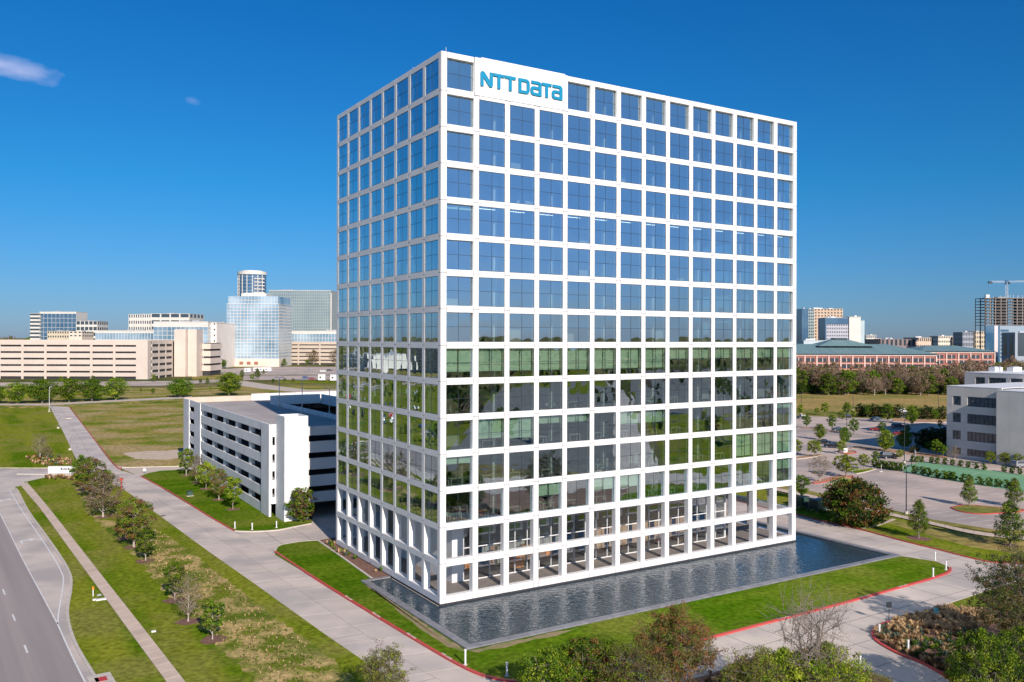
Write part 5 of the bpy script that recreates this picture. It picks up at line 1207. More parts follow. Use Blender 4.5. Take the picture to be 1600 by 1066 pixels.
# ================================================================== TREES
def perp(d):
    a = d.orthogonal().normalized(); return a, d.cross(a)
def make_tree(seed, h, r, cb, pal, n_leaf, leaf, limbs=9, sub=5, shape='oval', clump=.38, bark='bark', trunk=.16, bare=0.0, twig=0, multi=1, lean=.0, aspect=1.0, fill=.35):
    """returns (trunk mesh, crown mesh). pal: leaf materials light to dark. crown spans z cb..h, radius r"""
    rr = random.Random(seed); nr = np.random.default_rng(seed)
    mb = MB(); tips = []; B = M[bark]; ch = h-cb
    def prof(u):
        if shape == 'oval': return math.sqrt(max(0.0, 1-(2*u-1)**2))**.8
        if shape == 'cone': return (1-u)**.75*min(1, u*6+.35)
        if shape == 'round': return max(0.0, 1-abs(2*u-.9)**2.6)**.5
        if shape == 'vase': return min(1, .35+1.1*u)*max(0, 1-max(0, u-.75)*3.2)**.5
        return 1
    stems = []
    for s in range(multi):
        a = rr.uniform(0, 6.28); off = r*.45*(multi > 1); bx, by = .12*math.cos(a)*(multi > 1), .12*math.sin(a)*(multi > 1)
        tx, ty = off*math.cos(a)+rr.gauss(0, lean), off*math.sin(a)+rr.gauss(0, lean); top = cb+ch*.86
        pts = [Vector((bx+(tx-bx)*q**1.3+rr.gauss(0, .03*h*.2*q), by+(ty-by)*q**1.3+rr.gauss(0, .03*h*.2*q), top*q)) for q in (0, .15, .35, .55, .75, 1)]
        mb.tube(pts, [trunk*(1.25 if i == 0 else 1)*(1-.16*i) / (1 if multi == 1 else 1.5) for i in range(6)], B, 7); stems.append(pts)
    def along(pts, q):
        q *= len(pts)-1; i = min(int(q), len(pts)-2); return pts[i].lerp(pts[i+1], q-i)
    for k in range(limbs):
        pts = stems[k % len(stems)]; u = (k+.5)/limbs; z = cb+ch*u*.9
        q0 = max(.12, min(.95, (z-ch*.22)/(cb+ch*.86))); s0 = along(pts, q0); a = k*2.4+rr.uniform(-.4, .4)
        rad = r*prof(u)*rr.uniform(.75, 1.05); e = Vector((math.cos(a)*rad, math.sin(a)*rad*aspect, z+rr.uniform(-.1, .25)*ch*.3))
        mid = s0.lerp(e, .5)+Vector((0, 0, .06*ch)); mb.tube([s0, mid, e], [trunk*.42*(1-.5*u), trunk*.26*(1-.4*u), trunk*.08], B, 5, False)
        tips.append(e)
        for j in range(sub):
            s1 = s0.lerp(e, rr.uniform(.35, .95)) if j % 2 else mid.lerp(e, rr.uniform(0, .8))
            d = Vector((rr.gauss(0, 1), rr.gauss(0, 1), rr.gauss(.25, .7))).normalized(); p = s1+d*r*rr.uniform(.25, .5)
            uu = min(1, max(0, (p.z-cb)/ch)); lim = r*prof(uu)*1.02+.05; hr = math.hypot(p.x, p.y)
            if hr > lim: p.x *= lim/hr; p.y *= lim/hr
            p.z = min(max(p.z, cb-.05*ch), h)
            mb.tube([s1, p], [trunk*.13, trunk*.04], B, 4, False); tips.append(p)
            for w_ in range(twig):
                dd_ = Vector((rr.gauss(0, .6), rr.gauss(0, .6), rr.gauss(.6, .5))).normalized()+(p-s1).normalized()*.8; q = p+dd_.normalized()*r*rr.uniform(.15, .32); mb.tube([s1.lerp(p, rr.uniform(.4, 1)), q], [trunk*.055, trunk*.02], B, 3, False)
                if rr.random() < .5: tips.append(q)
    # a few free clumps filling the crown
    for k in range(int(len(tips)*fill)):
        u = rr.random(); a = rr.uniform(0, 6.28); rad = r*prof(u)*rr.uniform(.2, 1)**.5; tips.append(Vector((rad*math.cos(a), rad*math.sin(a), cb+ch*u)))
    tips.append(Vector((0, 0, h-.05*ch)))
    T = np.array([tuple(t) for t in tips]); nt = len(T)
    tint = nr.integers(0, len(pal), nt)
    keep = nr.random(nt) >= bare; 
    if keep.sum() == 0: keep[0] = True
    T = T[keep]; tint = tint[keep]; nt = len(T); csz = clump*r*.45*(.7+.6*nr.random(nt))
    idx = nr.integers(0, nt, n_leaf); g = nr.normal(size=(n_leaf, 3)); g /= np.linalg.norm(g, axis=1)[:, None]; g *= (nr.random(n_leaf)**.45)[:, None]
    C = T[idx]+g*csz[idx][:, None]*np.array([1, 1, .75]); mi = tint[idx]
    flip = nr.random(n_leaf) < .25; mi = np.where(flip, nr.integers(0, len(pal), n_leaf), mi)
    nrm = nr.normal(size=(n_leaf, 3))+np.array([0, 0, .5])+g*.7; nrm /= np.linalg.norm(nrm, axis=1)[:, None]
    t1 = np.cross(nrm, nr.normal(size=(n_leaf, 3))); t1 /= np.linalg.norm(t1, axis=1)[:, None]; t2 = np.cross(nrm, t1)
    s1 = leaf*(.6+.8*nr.random(n_leaf))[:, None]; s2 = s1*(.55+.3*nr.random(n_leaf))[:, None]
    V = np.stack([C-t1*s1*.5, C+t2*s2*.5, C+t1*s1*.5, C-t2*s2*.5], 1).reshape(-1, 3); F = np.arange(n_leaf*4).reshape(-1, 4)
    return mb.mesh('trunk'), np_mesh('crown', V, F, mi, [LM[p] for p in pal])
PROTO = {}
def proto(key, **kw):
    PROTO[key] = (make_tree(**kw), kw['h'])
proto('young0', seed=1, h=5, r=1.35, cb=1.5, pal=('lime', 'fresh', 'mid'), n_leaf=4200, leaf=0.18, shape='oval', trunk=.09, limbs=10, clump=.5)
proto('young1', seed=2, h=5.2, r=1.5, cb=1.4, pal=('fresh', 'mid', 'mid', 'deep'), n_leaf=4400, leaf=0.18, shape='oval', trunk=.09, limbs=11, clump=.5)
proto('young2', seed=3, h=5, r=1.8, cb=1.5, pal=('lime', 'olive', 'fresh'), n_leaf=4200, leaf=0.18, shape='round', trunk=.10, limbs=12, clump=.45)
proto('cone0', seed=4, h=6, r=1.9, cb=1.3, pal=('olive', 'fresh', 'grey', 'mid'), n_leaf=5600, leaf=0.17, shape='cone', trunk=.12, limbs=16, clump=.45)
proto('cone1', seed=5, h=6.5, r=2.2, cb=1.0, pal=('fresh', 'mid', 'grey', 'deep'), n_leaf=5200, leaf=.18, shape='cone', trunk=.13, limbs=20, clump=.5)
proto('dense0', seed=6, h=7, r=3.2, cb=1.5, pal=('fresh', 'mid', 'deep', 'mid'), n_leaf=6000, leaf=.30, shape='round', trunk=.2, limbs=18, clump=.6)
proto('dense1', seed=7, h=7, r=3.0, cb=1.3, pal=('lime', 'fresh', 'mid', 'deep'), n_leaf=6000, leaf=.28, shape='oval', trunk=.2, limbs=18, clump=.6)
proto('bare0', seed=8, h=6, r=1.9, cb=1.4, pal=('twig', 'olive', 'twigp'), n_leaf=2600, leaf=0.13, shape='oval', trunk=.11, limbs=14, sub=7, twig=3, clump=.5, bark='bark_pale')
proto('purple', seed=9, h=6, r=2.0, cb=1.6, pal=('twigp', 'brown', 'twig', 'olive'), n_leaf=4600, leaf=0.15, shape='round', trunk=.11, limbs=14, sub=7, twig=2, clump=.45, bark='bark_pale')
proto('mixed', seed=10, h=6, r=2.0, cb=1.4, pal=('olive', 'brown', 'fresh', 'mid', 'rust'), n_leaf=6500, leaf=0.16, shape='oval', trunk=.11, limbs=16, sub=6, clump=.45, bark='bark_pale')
proto('smallgreen', seed=11, h=4, r=1.2, cb=1.2, pal=('deep', 'mid', 'fresh', 'olive'), n_leaf=5200, leaf=0.14, shape='oval', trunk=.07, limbs=12, sub=6, clump=.45, bark='bark_pale')
proto('magnolia', seed=12, h=7.4, r=4.3, cb=.5, pal=('deep', 'dark', 'olive', 'rust', 'mid'), n_leaf=14000, leaf=.30, shape='round', trunk=.22, limbs=26, sub=7, clump=.42, fill=.6)
proto('magnolia_s', seed=13, h=5.5, r=1.9, cb=.7, pal=('deep', 'olive', 'mid', 'brown', 'fresh'), n_leaf=4200, leaf=.25, shape='oval', trunk=.12, limbs=20, sub=6, clump=.42)
proto('hedge', seed=14, h=2.0, r=.72, cb=.05, pal=('mid', 'deep', 'fresh', 'deep'), n_leaf=1500, leaf=.16, shape='oval', trunk=.05, limbs=10, sub=4, clump=.6)
proto('conifer', seed=15, h=5.2, r=1.5, cb=.2, pal=('dark', 'deep', 'dark', 'brown'), n_leaf=2600, leaf=.26, shape='oval', trunk=.1, limbs=14, sub=5, clump=.55)
proto('wood0', seed=16, h=13, r=5.5, cb=3.2, pal=('twigp', 'twig', 'brown', 'twig'), n_leaf=4200, leaf=.42, shape='round', trunk=.3, limbs=16, sub=7, twig=2, clump=.42, bark='bark_pale')
proto('wood1', seed=17, h=12, r=5, cb=2.5, pal=('twig', 'olive', 'twigp', 'brown'), n_leaf=4200, leaf=.42, shape='oval', trunk=.3, limbs=16, sub=7, twig=2, clump=.45, bark='bark_pale')
proto('wood2', seed=18, h=11, r=4.2, cb=2, pal=('mid', 'deep', 'fresh', 'olive'), n_leaf=4200, leaf=.5, shape='round', trunk=.3, limbs=14, sub=6, clump=.5)
proto('wood3', seed=19, h=9, r=3.6, cb=.8, pal=('deep', 'dark', 'mid', 'deep'), n_leaf=3600, leaf=.5, shape='oval', trunk=.25, limbs=14, sub=5, clump=.55)
# foreground trees
proto('fg_spiky', seed=21, h=6, r=2.6, cb=.6, pal=('olive', 'lime', 'olive', 'brown', 'grey'), n_leaf=20000, leaf=0.12, shape='vase', trunk=.13, limbs=26, sub=8, twig=4, clump=.30, multi=3, bark='bark')
proto('fg_green', seed=22, h=5, r=2.8, cb=.3, pal=('fresh', 'mid', 'deep', 'mid', 'lime'), n_leaf=17000, leaf=.14, shape='round', trunk=.14, limbs=26, sub=8, clump=.34, multi=3, fill=.5)
proto('fg_green2', seed=23, h=5, r=2.6, cb=.3, pal=('deep', 'mid', 'mid', 'fresh', 'olive', 'rust'), n_leaf=17000, leaf=.14, shape='round', trunk=.14, limbs=26, sub=8, clump=.34, multi=3, fill=.5)
proto('fg_rust', seed=24, h=6.6, r=3.4, cb=2.4, pal=('brown', 'rust', 'olive', 'rust', 'olive', 'brown', 'mid'), n_leaf=34000, leaf=0.125, shape='round', trunk=.14, limbs=26, sub=9, twig=3, clump=.30, multi=4)
proto('fg_thin', seed=25, h=5, r=2.6, cb=.8, pal=('olive', 'brown', 'fresh', 'olive'), n_leaf=17000, leaf=0.115, shape='vase', trunk=.12, limbs=22, sub=8, twig=4, clump=.34, multi=4)
proto('fg_bare', seed=26, h=9, r=4.2, cb=2.0, pal=('brown', 'olive'), n_leaf=1500, leaf=.10, shape='vase', trunk=.22, limbs=26, sub=9, twig=5, clump=.5, multi=4, bark='bark')
proto('fg_lime', seed=27, h=4.4, r=3.0, cb=.3, pal=('lime', 'fresh', 'olive', 'lime', 'mid'), n_leaf=15000, leaf=.13, shape='round', trunk=.12, limbs=26, sub=8, clump=.32, multi=4, fill=.5)
proto('fg_pine', seed=28, h=9, r=3.9, cb=1.6, pal=('olive', 'grey', 'olive', 'brown', 'deep'), n_leaf=32000, leaf=0.14, shape='oval', trunk=.17, limbs=34, sub=9, twig=3, clump=.22, multi=2, bark='bark')
proto('fg_oak', seed=29, h=6.5, r=3.6, cb=.6, pal=('fresh', 'mid', 'deep', 'mid', 'lime', 'dark'), n_leaf=24000, leaf=.15, shape='round', trunk=.2, limbs=30, sub=9, clump=.32, multi=2, fill=.5)
tr = random.Random(31)
_on = ('', 'first', 'second', 'third', 'fourth', 'fifth', 'sixth', 'seventh', 'eighth', 'ninth', 'tenth', 'eleventh', 'twelfth', 'thirteenth', 'fourteenth', 'fifteenth', 'sixteenth', 'seventeenth', 'eighteenth', 'nineteenth')
OR2 = [_on[i] if i < 20 else ({2: 'twentieth', 3: 'thirtieth', 4: 'fortieth'}[i//10] if i % 10 == 0 else {2: 'twenty ', 3: 'thirty ', 4: 'forty '}[i//10]+_on[i % 10]) for i in range(1, 50)]
def tree(key, px, py, ytop, label, name='tree', group=None, wide=1.0, z=.08, off=None):
    g = G(px, py); s = None
    (tm, cm_), h = PROTO[key]; want = (HC-(ytop-(CYH+.0026*(px-800)))*g.y/FPX)
    s = max(.15, want/h); t = tag(empty(name, (g.x, g.y, z), tr.uniform(0, 6.28)), label, 'tree' if name != 'shrub' else 'shrub', group); t.scale = (s*wide, s*wide, s)
    place('trunk', tm, t); place('crown', cm_, t); return t
def mulch_ring(px, py, r=1.3):
    g = G(px, py); mb = MB(); rr_ = random.Random(int(px*7+py)); mb.prism([(r*rr_.uniform(.8, 1.15)*math.cos(a), r*rr_.uniform(.8, 1.15)*math.sin(a)) for a in np.linspace(0, 6.283, 15)[:-1]], 0, .02, M['mulch'])
    tag(mb.build('mulch_ring', None, (g.x, g.y, .125)), kind='structure')
for a in (('young1', 128, 766, 713, 'bright green tree topping the left row beside the private road', 1.1), ('mixed', 142, 779, 716, 'brownish tree second in the row beside the private road', 1.25), ('dense1', 165, 772, 735, 'green tree behind the purple brown one near the road junction', .8), ('purple', 161, 809, 743, 'large purple brown tree on the verge left of the private road', 1.45),
          ('smallgreen', 181, 806, 783, 'low bright green bushy tree right of the purple brown tree', 1.5), ('mixed', 209, 856, 779, 'olive and rust tree in the middle of the private road row', 1.35), ('young2', 196, 842, 795, 'green tree crowded behind the olive rust tree', 1.1), ('smallgreen', 227.5, 878, 826, 'slim green tree right of the olive rust tree', 1.15), ('smallgreen', 273, 940, 881, 'dark green small tree, upper of the lower trio', 1.05), ('bare0', 294, 973, 900, 'greyish thin tree in the middle of the lower trio', 1.0), ('smallgreen', 332, 1001, 940, 'lowest green small tree on the rough verge', 1.15),
          ('smallgreen', 291, 744, 702, 'green tree at the far end of the garage lawn row', 1.1), ('purple', 307, 755, 714, 'brown bare tree second in the garage lawn row', .8), ('young2', 322, 765, 722, 'light green tree in the middle of the garage lawn row', 1.1), ('mixed', 342, 782, 733, 'olive brown tree fourth in the garage lawn row', 1.05), ('young0', 363.7, 797, 746, 'light green tree nearest the stair tower in the lawn row', 1.15)):
    tree(*a[:5], wide=a[5]*.88); mulch_ring(a[1], a[2])
tree('magnolia_s', 470.5, 817, 763, 'dense olive magnolia in front of the white stair tower', wide=1.15)
tree('bare0', 62.5, 716, 679, 'grey bare tree in the bed behind the monument sign', wide=1.1); tree('purple', 75, 716, 699, 'small rust red shrub beside the grey bare tree', 'shrub', wide=1.2)
for i, (px, py, yt, k, w, lb) in enumerate(((27, 631, 599, 'dense1', 1.35, 'first big green tree from the left in the row before the tan garage'), (66, 630, 594, 'dense0', 1.35, 'second big green tree from the left in the row before the tan garage'), (-5, 631, 603, 'dense0', 1.1, 'green tree cut by the left picture edge before the tan garage'), (108, 628.5, 592, 'dense1', 1.2, 'third big green tree from the left, right of the private road end'),
        (143.5, 627, 594, 'dense0', 1.3, 'fourth big green tree, round crown before the tan garage'), (181, 625.5, 591, 'dense1', 1.2, 'fifth big green tree before the corner of the tan garage'), (281.6, 621, 593, 'dense0', 1.45, 'round green tree right of the tan garage'), (357.5, 618, 583, 'dense1', 1.3, 'tall green tree on the grass belt below the pale glass tower'))):
    tree(k, px, py, yt, lb, wide=w, z=0)
for px, py, yt, k, lb in ((220, 613, 607, 'young0', 'tiny sapling left of two on the grass belt'), (239, 616, 607, 'young1', 'tiny sapling right of two on the grass belt'), (329, 611, 604, 'young0', 'tiny sapling between the two large far trees'), (313, 600, 592, 'young1', 'small far tree near the curved road'), (324, 600, 590, 'cone1', 'small conical far tree near the curved road'), (303, 583, 576, 'young2', 'small far tree by the pale glass office'), (333, 580, 574, 'young1', 'little far tree on the distant lawn'),
        (378, 590, 578, 'cone1', 'small conical tree left of the white trailers'), (394, 596, 584, 'young0', 'thin sapling before the white trailers'), (402, 593, 576, 'cone0', 'thin far tree right of the trailers front'), (427, 600, 592, 'young1', 'low far shrub tree beside the far lot'), (445, 598, 591, 'young2', 'low far tree in the middle of the far lot edge'), (458, 598, 591, 'mixed', 'olive far tree on the far lot edge'), (412, 585, 577, 'cone0', 'tiny conifer in front of the long white trailer'), (444, 573, 560, 'cone1', 'green conical tree right of the beige tower base'),
        (490, 570, 548, 'purple', 'rust brown round tree before the beige garage'), (480, 572, 562, 'young1', 'small green tree left of the rust brown tree'), (508, 569, 549, 'dense0', 'olive green round tree right of the rust brown tree'), (343, 572, 556, 'dense1', 'green tree between the glass office and the pale tower'), (347, 575, 562, 'dense0', 'second green tree beside the pale tower base'), (310, 572, 560, 'purple', 'brown far tree before the pale glass office'), (300, 572, 560, 'bare0', 'bare far tree before the pale glass office'), (240, 597, 585, 'young0', 'small tree at the tan garage corner'), (145, 597, 587, 'young1', 'small tree at the tan garage foot'), (95, 597, 588, 'young0', 'thin tree at the tan garage foot left of the private road'), (525, 572, 548, 'purple', 'brown round far tree touching the tower edge')):
    tree(k, px, py, yt, lb, wide=1.25, z=0)
# right side trees (photograph pixels)
def z1(x, y): return 1230+x/3.676, 570+y/3.676
for x, yb, yt, k, w, lb in ((75, 290, 228, 'young0', 1.1, 'slim green tree by the tower at the far car park edge'), (112, 365, 290, 'young1', 1.1, 'green tree just right of the tower in the far car park'), (172, 292, 246, 'young2', .9, 'small tree on the car park far edge, second from the tower'), (217, 292, 218, 'young0', 1.2, 'tree on the dry strip edge, third from the tower'), (257, 377, 290, 'young1', 1.0, 'slender green tree in the second car park row'),
        (314, 325, 264, 'young2', 1.0, 'small round green tree left of the pole'), (343, 285, 218, 'dense1', .8, 'dark green tree in front of the slim pole'), (378, 318, 262, 'young0', 1.0, 'light green tree in the far row right of the pole'), (382, 402, 312, 'young1', 1.1, 'spreading green tree right of the dark blue car'), (188, 432, 343, 'dense1', .85, 'dark green tree above the two black sedans'), (330, 455, 362, 'dense0', .75, 'dark green tree right of the black sedans'),
        (158, 530, 433, 'young2', 1.3, 'flat topped olive tree left in the middle car park'), (310, 515, 436, 'young2', 1.0, 'small olive round tree above the white crate'), (58, 520, 430, 'young2', .9, 'tree cut by the tower edge in the middle car park'), (187, 672, 518, 'bare0', 1.35, 'leafless brown tree on the red kerbed island'), (338, 648, 518, 'young2', 1.45, 'broad light green tree right of the leafless tree'), (440, 600, 513, 'young2', 1.1, 'small dark crowned tree left of the court hedge'),
        (565, 500, 378, 'dense1', .95, 'large conical green tree at the shaded car park corner'), (545, 400, 330, 'young1', 1.1, 'round green tree above the large conical one'), (577, 335, 228, 'young1', 1.1, 'green tree before the dark conifer row'), (460, 305, 232, 'young1', 1.0, 'green tree at the left end of the dark conifer row'), (510, 565, 498, 'young1', 1.2, 'small tree at the left end of the court hedge'), (675, 485, 378, 'dense0', .85, 'dense green tree by the grey green pole'), (690, 400, 348, 'young1', 1.2, 'round tree hiding the dark grey car'),
        (716, 345, 238, 'dense1', .8, 'green tree in the gap of the conifer row'), (850, 322, 262, 'young1', 1.3, 'light green tree left of the office block'), (878, 372, 318, 'young0', 1.1, 'narrow light tree beside the office block'), (650, 545, 488, 'young2', 1.2, 'small tree behind the basketball hoop'), (82, 778, 638, 'young1', 1.2, 'green tree right beside the tower lower corner'), (755, 1002, 782, 'cone0', 1.0, 'young olive tree alone on the right lawn'), (1045, 814, 652, 'cone0', 1.05, 'young conical tree on the kerbed car park island'),
        (1305, 818, 655, 'cone0', 1.1, 'thin conical tree behind at the island right end'), (1280, 1045, 778, 'cone1', 1.1, 'full green conical tree at the right picture edge'), (815, 503, 443, 'young1', 1.4, 'left crepe myrtle by the office block'), (858, 528, 432, 'young1', 1.1, 'tall crepe myrtle by the office block corner'), (893, 532, 462, 'young1', 1.2, 'right crepe myrtle touching the office block corner'), (1165, 575, 497, 'young2', 1.1, 'small tree before the office entrance'), (1255, 580, 505, 'young2', 1.2, 'small tree at the plain wing, left'), (1335, 588, 508, 'young2', 1.3, 'small tree at the plain wing, right'),
        (965, 548, 470, 'bare0', .9, 'small bare tree before the office block left windows')):
    px, py = z1(x, yb); tree(k, px, py, z1(x, yt)[1], lb, wide=w, z=.05)
tree('magnolia', 1338, 821, 751, 'huge dark magnolia with bronze leaves beside the road', wide=1.12); tree('dense1', 1316, 812, 749, 'light green tree behind the left side of the big magnolia', wide=.9)
mulch_ring(1435.4, 842.5, 1.8); mulch_ring(1578, 854, 1.2)
# clipped hedge shrubs round the court
HX = [(500, 590), (530, 597), (557, 600), (583, 604), (610, 608), (637, 611), (661, 612), (735, 628), (780, 634), (815, 641), (860, 652), (905, 660), (930, 662), (957, 666), (1010, 675), (1050, 680), (1108, 692), (1158, 698), (1212, 704), (1262, 709), (1310, 716)]
for i, (x, y) in enumerate(HX):
    px, py = z1(x, y); tree('hedge', px, py, py-50/3.676, f'{OR2[i]} clipped green shrub from the left in the near hedge row of the court', 'shrub', 'near hedge row of the sports court', wide=1.15)
for i, (x, y) in enumerate(((720, 560), (745, 562), (770, 562), (830, 566), (862, 570), (905, 574), (950, 580), (995, 586), (1040, 594), (1085, 600), (1130, 607), (1245, 618), (1290, 625), (1335, 632))):
    px, py = z1(x, y); tree('hedge', px, py, py-38/3.676, f'{OR2[i]} clipped shrub from the left in the far hedge row before the offices', 'shrub', 'far hedge row of the sports court', wide=1.1)
for i, x in enumerate((420, 440, 468, 492, 515, 538, 560, 590, 612, 640, 738, 765, 795, 830, 865, 895)):
    px, py = z1(x, 300+ (x-420)*.03); tree('conifer', px, py, py-(78-8*(i % 3))/3.676, f'{OR2[i]} dark evergreen from the left in the screen row behind the car park', 'evergreen_tree', 'dark evergreen screen row', wide=1.25, z=0)
for i, (x, y, h_) in enumerate(((775, 470, 95), (800, 478, 110), (830, 470, 110), (860, 480, 110), (890, 490, 120), (745, 500, 40), (720, 505, 40), (905, 440, 80))):
    px, py = z1(x, y); tree('conifer', px, py, py-h_/3.676, f'{OR2[i]} dark evergreen of the shaded thicket against the office block', 'evergreen_tree', 'shaded evergreen thicket', wide=1.5, z=0)
# woods beyond the dry strip: front rows are single trees, the rest is one mass
wr = random.Random(77); nw = 0
for i in range(46):
    px = 1236+i*8.2+wr.uniform(-3, 3); py = 616+wr.uniform(-2.5, 2); k = wr.choice(('wood0', 'wood1', 'wood3', 'wood3', 'wood2', 'wood3')); low = k == 'wood3'
    tree(k, px, py, py-(wr.uniform(13, 20) if low else wr.uniform(26, 38)), {'wood0': 'purple grey leafless tree', 'wood1': 'olive grey thinly leaved tree', 'wood2': 'bright green broad tree', 'wood3': 'low dark green tree'}[k]+f', {OR2[i]} from the tower along the front of the woods', 'woodland_tree', 'front edge of the right woods', wide=1.05 if not low else 1.3, z=0)
def mass(name, label, spots, seed):
    """joins many tree crowns into one mesh"""
    Vs, Fs, Ms, mats_ = [], [], [], []; nv = 0
    for k, x, y, s, a in spots:
        (tm, cm_), h = PROTO[k]; v = np.empty(len(cm_.vertices)*3, np.float32); cm_.vertices.foreach_get('co', v); v = v.reshape(-1, 3); mi = np.empty(len(cm_.polygons), np.int32); cm_.polygons.foreach_get('material_index', mi)
        sel = np.arange(0, len(mi), 2); v4 = v.reshape(-1, 4, 3)[sel]; c_ = v4.mean(1, keepdims=True); v4 = (c_+(v4-c_)*1.5).reshape(-1, 3); mi = mi[sel]
        ca, sa = math.cos(a), math.sin(a); v4 = np.stack([(v4[:, 0]*ca-v4[:, 1]*sa)*s+x, (v4[:, 0]*sa+v4[:, 1]*ca)*s+y, v4[:, 2]*s], 1)
        loc = []
        for m_ in cm_.materials:
            if m_ not in mats_: mats_.append(m_)
            loc.append(mats_.index(m_))
        Vs.append(v4); Ms.append(np.array(loc)[mi]); nv += len(v4)
    V = np.concatenate(Vs); o = place(name, np_mesh(name, V, np.arange(len(V)).reshape(-1, 4), np.concatenate(Ms), mats_)); tag(o, label, 'woodland', kind='stuff'); return o
sp = []
for i in range(190):
    Y = wr.uniform(492, 610); px = wr.uniform(1205, 1700); k = wr.choice(('wood0', 'wood2', 'wood1', 'wood1', 'wood2', 'wood0', 'wood3')); sp.append((k, PX(px, Y), Y, wr.uniform(.95, 1.3), wr.uniform(0, 6)))
for i in range(40):
    Y = wr.uniform(640, 800); px = wr.uniform(1468, 1760); sp.append((wr.choice(('wood2', 'wood2', 'wood3', 'wood0')), PX(px, Y), Y, wr.uniform(.9, 1.25), wr.uniform(0, 6)))
mass('woodland', 'belt of purple grey and green woods before the brick building', sp, 1)
sp = []
for i in range(150):
    Y = wr.uniform(1700, 3600); px = wr.uniform(-300, 1900); sp.append((wr.choice(('wood2', 'wood3', 'wood1')), PX(px, Y), Y, wr.uniform(1.6, 2.9), wr.uniform(0, 6)))
mass('distant_woodland', 'thin line of distant trees along the horizon', sp, 2)
# trees that only the tower glass mirrors: right of the frame and left along the highway
sp = []
for i in range(150): p = Vector((wr.uniform(110, 620), wr.uniform(-190, 150), 0)); sp.append((wr.choice(('wood2', 'wood3', 'wood1', 'wood3')), p.x, p.y, wr.uniform(.4, .8), wr.uniform(0, 6)))
for i in range(130): a = wr.uniform(-.9, .55); d = wr.uniform(700, 2000); sp.append((wr.choice(('wood2', 'wood3', 'wood1')), d*math.cos(a), d*math.sin(a), wr.uniform(1, 1.8), wr.uniform(0, 6)))
for i in range(90): p = HW(wr.uniform(0, 700), wr.choice((22, 26, 82, 88, 118, 124))+wr.uniform(-2, 2)); sp.append((wr.choice(('dense0', 'dense1', 'wood3')), p.x, p.y, wr.uniform(.35, .8), wr.uniform(0, 6)))
for i in range(150): p = HW(wr.uniform(100, 2000), wr.uniform(300, 1800)); sp.append((wr.choice(('wood2', 'wood3')), p.x, p.y, wr.uniform(.9, 1.7), wr.uniform(0, 6)))
mass('roadside_trees', 'green trees mirrored in the tower glass', sp, 3)
for i, (t_, w_, l_, d_2, h_, c_) in enumerate(((180, 170, 60, 30, 9, BG), (270, 190, 80, 40, 12, WT), (390, 180, 70, 40, 10, CR), (520, 220, 120, 60, 26, (.5, .42, .32)), (700, 200, 90, 50, 14, WT))):
    p = HW(t_, w_); t = tag(empty('roadside_building', (p.x, p.y, 0), math.atan2(HD.y, HD.x)), ('small tan shop', 'long white store', 'cream low store', 'tan mid rise hotel', 'white distant store')[i]+' beyond the highway, mirrored in the left tower face', 'building')
    mb = MB(); mb.box(0, l_, 0, d_2, 0, h_, fm(c_)); mb.build('wall', t); mb = MB()
    for k in range(int(l_/6)):
        for j in range(max(1, int(h_/4))): mb.box(2+k*6, 5+k*6, -.1, -.01, 1+j*4, 3.2+j*4, M['fglassd'])
    mb.build('windows', t, kind='stuff'); mb = MB(); mb.box(-.3, l_+.3, -.3, d_2+.3, h_, h_+.5, fm(WT)); mb.build('roof', t)
q = [Vector((95, 40, 0)), Vector((400, -120, 0))]
M['dark_lot'] = mat('dark_asphalt', (.09, .09, .095), (.13, .13, .13), .9, .1)
sheet('side_lot', [(95, 85), (420, -30), (420, -106), (90, 40)], .01, M['dark_lot'], world=True); sheet('side_lot', [(240, 40), (700, -110), (700, 60), (300, 180)], .01, M['dark_lot'], world=True)
sheet('side_road', [(85, 100), (600, -90), (600, -104), (82, 88)], .0, M['concrete'], world=True); sheet('side_lawn', [(95, 85), (600, -106), (600, -180), (90, 30)], -.01, M['lawn'], world=True); sheet('side_lawn', [(110, 120), (600, -30), (600, -88), (90, 101)], -.01, M['lawn'], world=True)
# foreground
for k, px, py, yt, w, lb in (('fg_spiky', 600, 1118, 1018, .85, 'spiky olive shrub tree at the bottom edge left of the pool'), ('fg_green', 860, 1112, 1016, 1.05, 'dense green shrub at the bottom edge below the pool, left of a pair'), ('fg_green2', 912, 1104, 1000, 1.0, 'dense green shrub at the bottom edge, right of a pair'), ('fg_green', 958, 1085, 1003, .8, 'small green shrub filling behind the rust tree'), ('fg_rust', 1056, 1092, 966, .92, 'rust and olive multi stemmed tree below the pool'),
        ('fg_thin', 985, 1120, 1020, 1.0, 'sparse olive tree in front of the rust tree'), ('fg_bare', 1265, 1122, 925, .72, 'bare branching tree at the bottom right of the pool lawn'), ('fg_lime', 1225, 1125, 1022, 1.05, 'lime green shrub under the bare tree, left part'), ('fg_lime', 1292, 1118, 1012, .95, 'lime green shrub under the bare tree, right part'), ('fg_thin', 1180, 1130, 1030, .9, 'thin olive shrub left of the lime green shrubs'),
        ('fg_pine', 1583, 1012, 872, 1.0, 'tall airy olive tree with visible trunk at the right edge'), ('fg_oak', 1535, 1105, 988, .80, 'dense green tree in the bottom right corner'), ('fg_oak', 1600, 1095, 985, .85, 'second dense green tree cut by the bottom right corner'), ('fg_green', 1320, 1085, 1048, 1.0, 'low green bush at the end of the bottom planting bed'), ('fg_thin', 1375, 1105, 1062, 1.1, 'low dark bush near the bottom kerb'), ('fg_green2', 1150, 1120, 1055, 1.0, 'low bush between the rust tree and the lime shrubs')):
    tree(k, px, py, yt, lb, 'shrub' if k in ('fg_green', 'fg_green2', 'fg_lime') else 'tree', wide=w, z=.1)
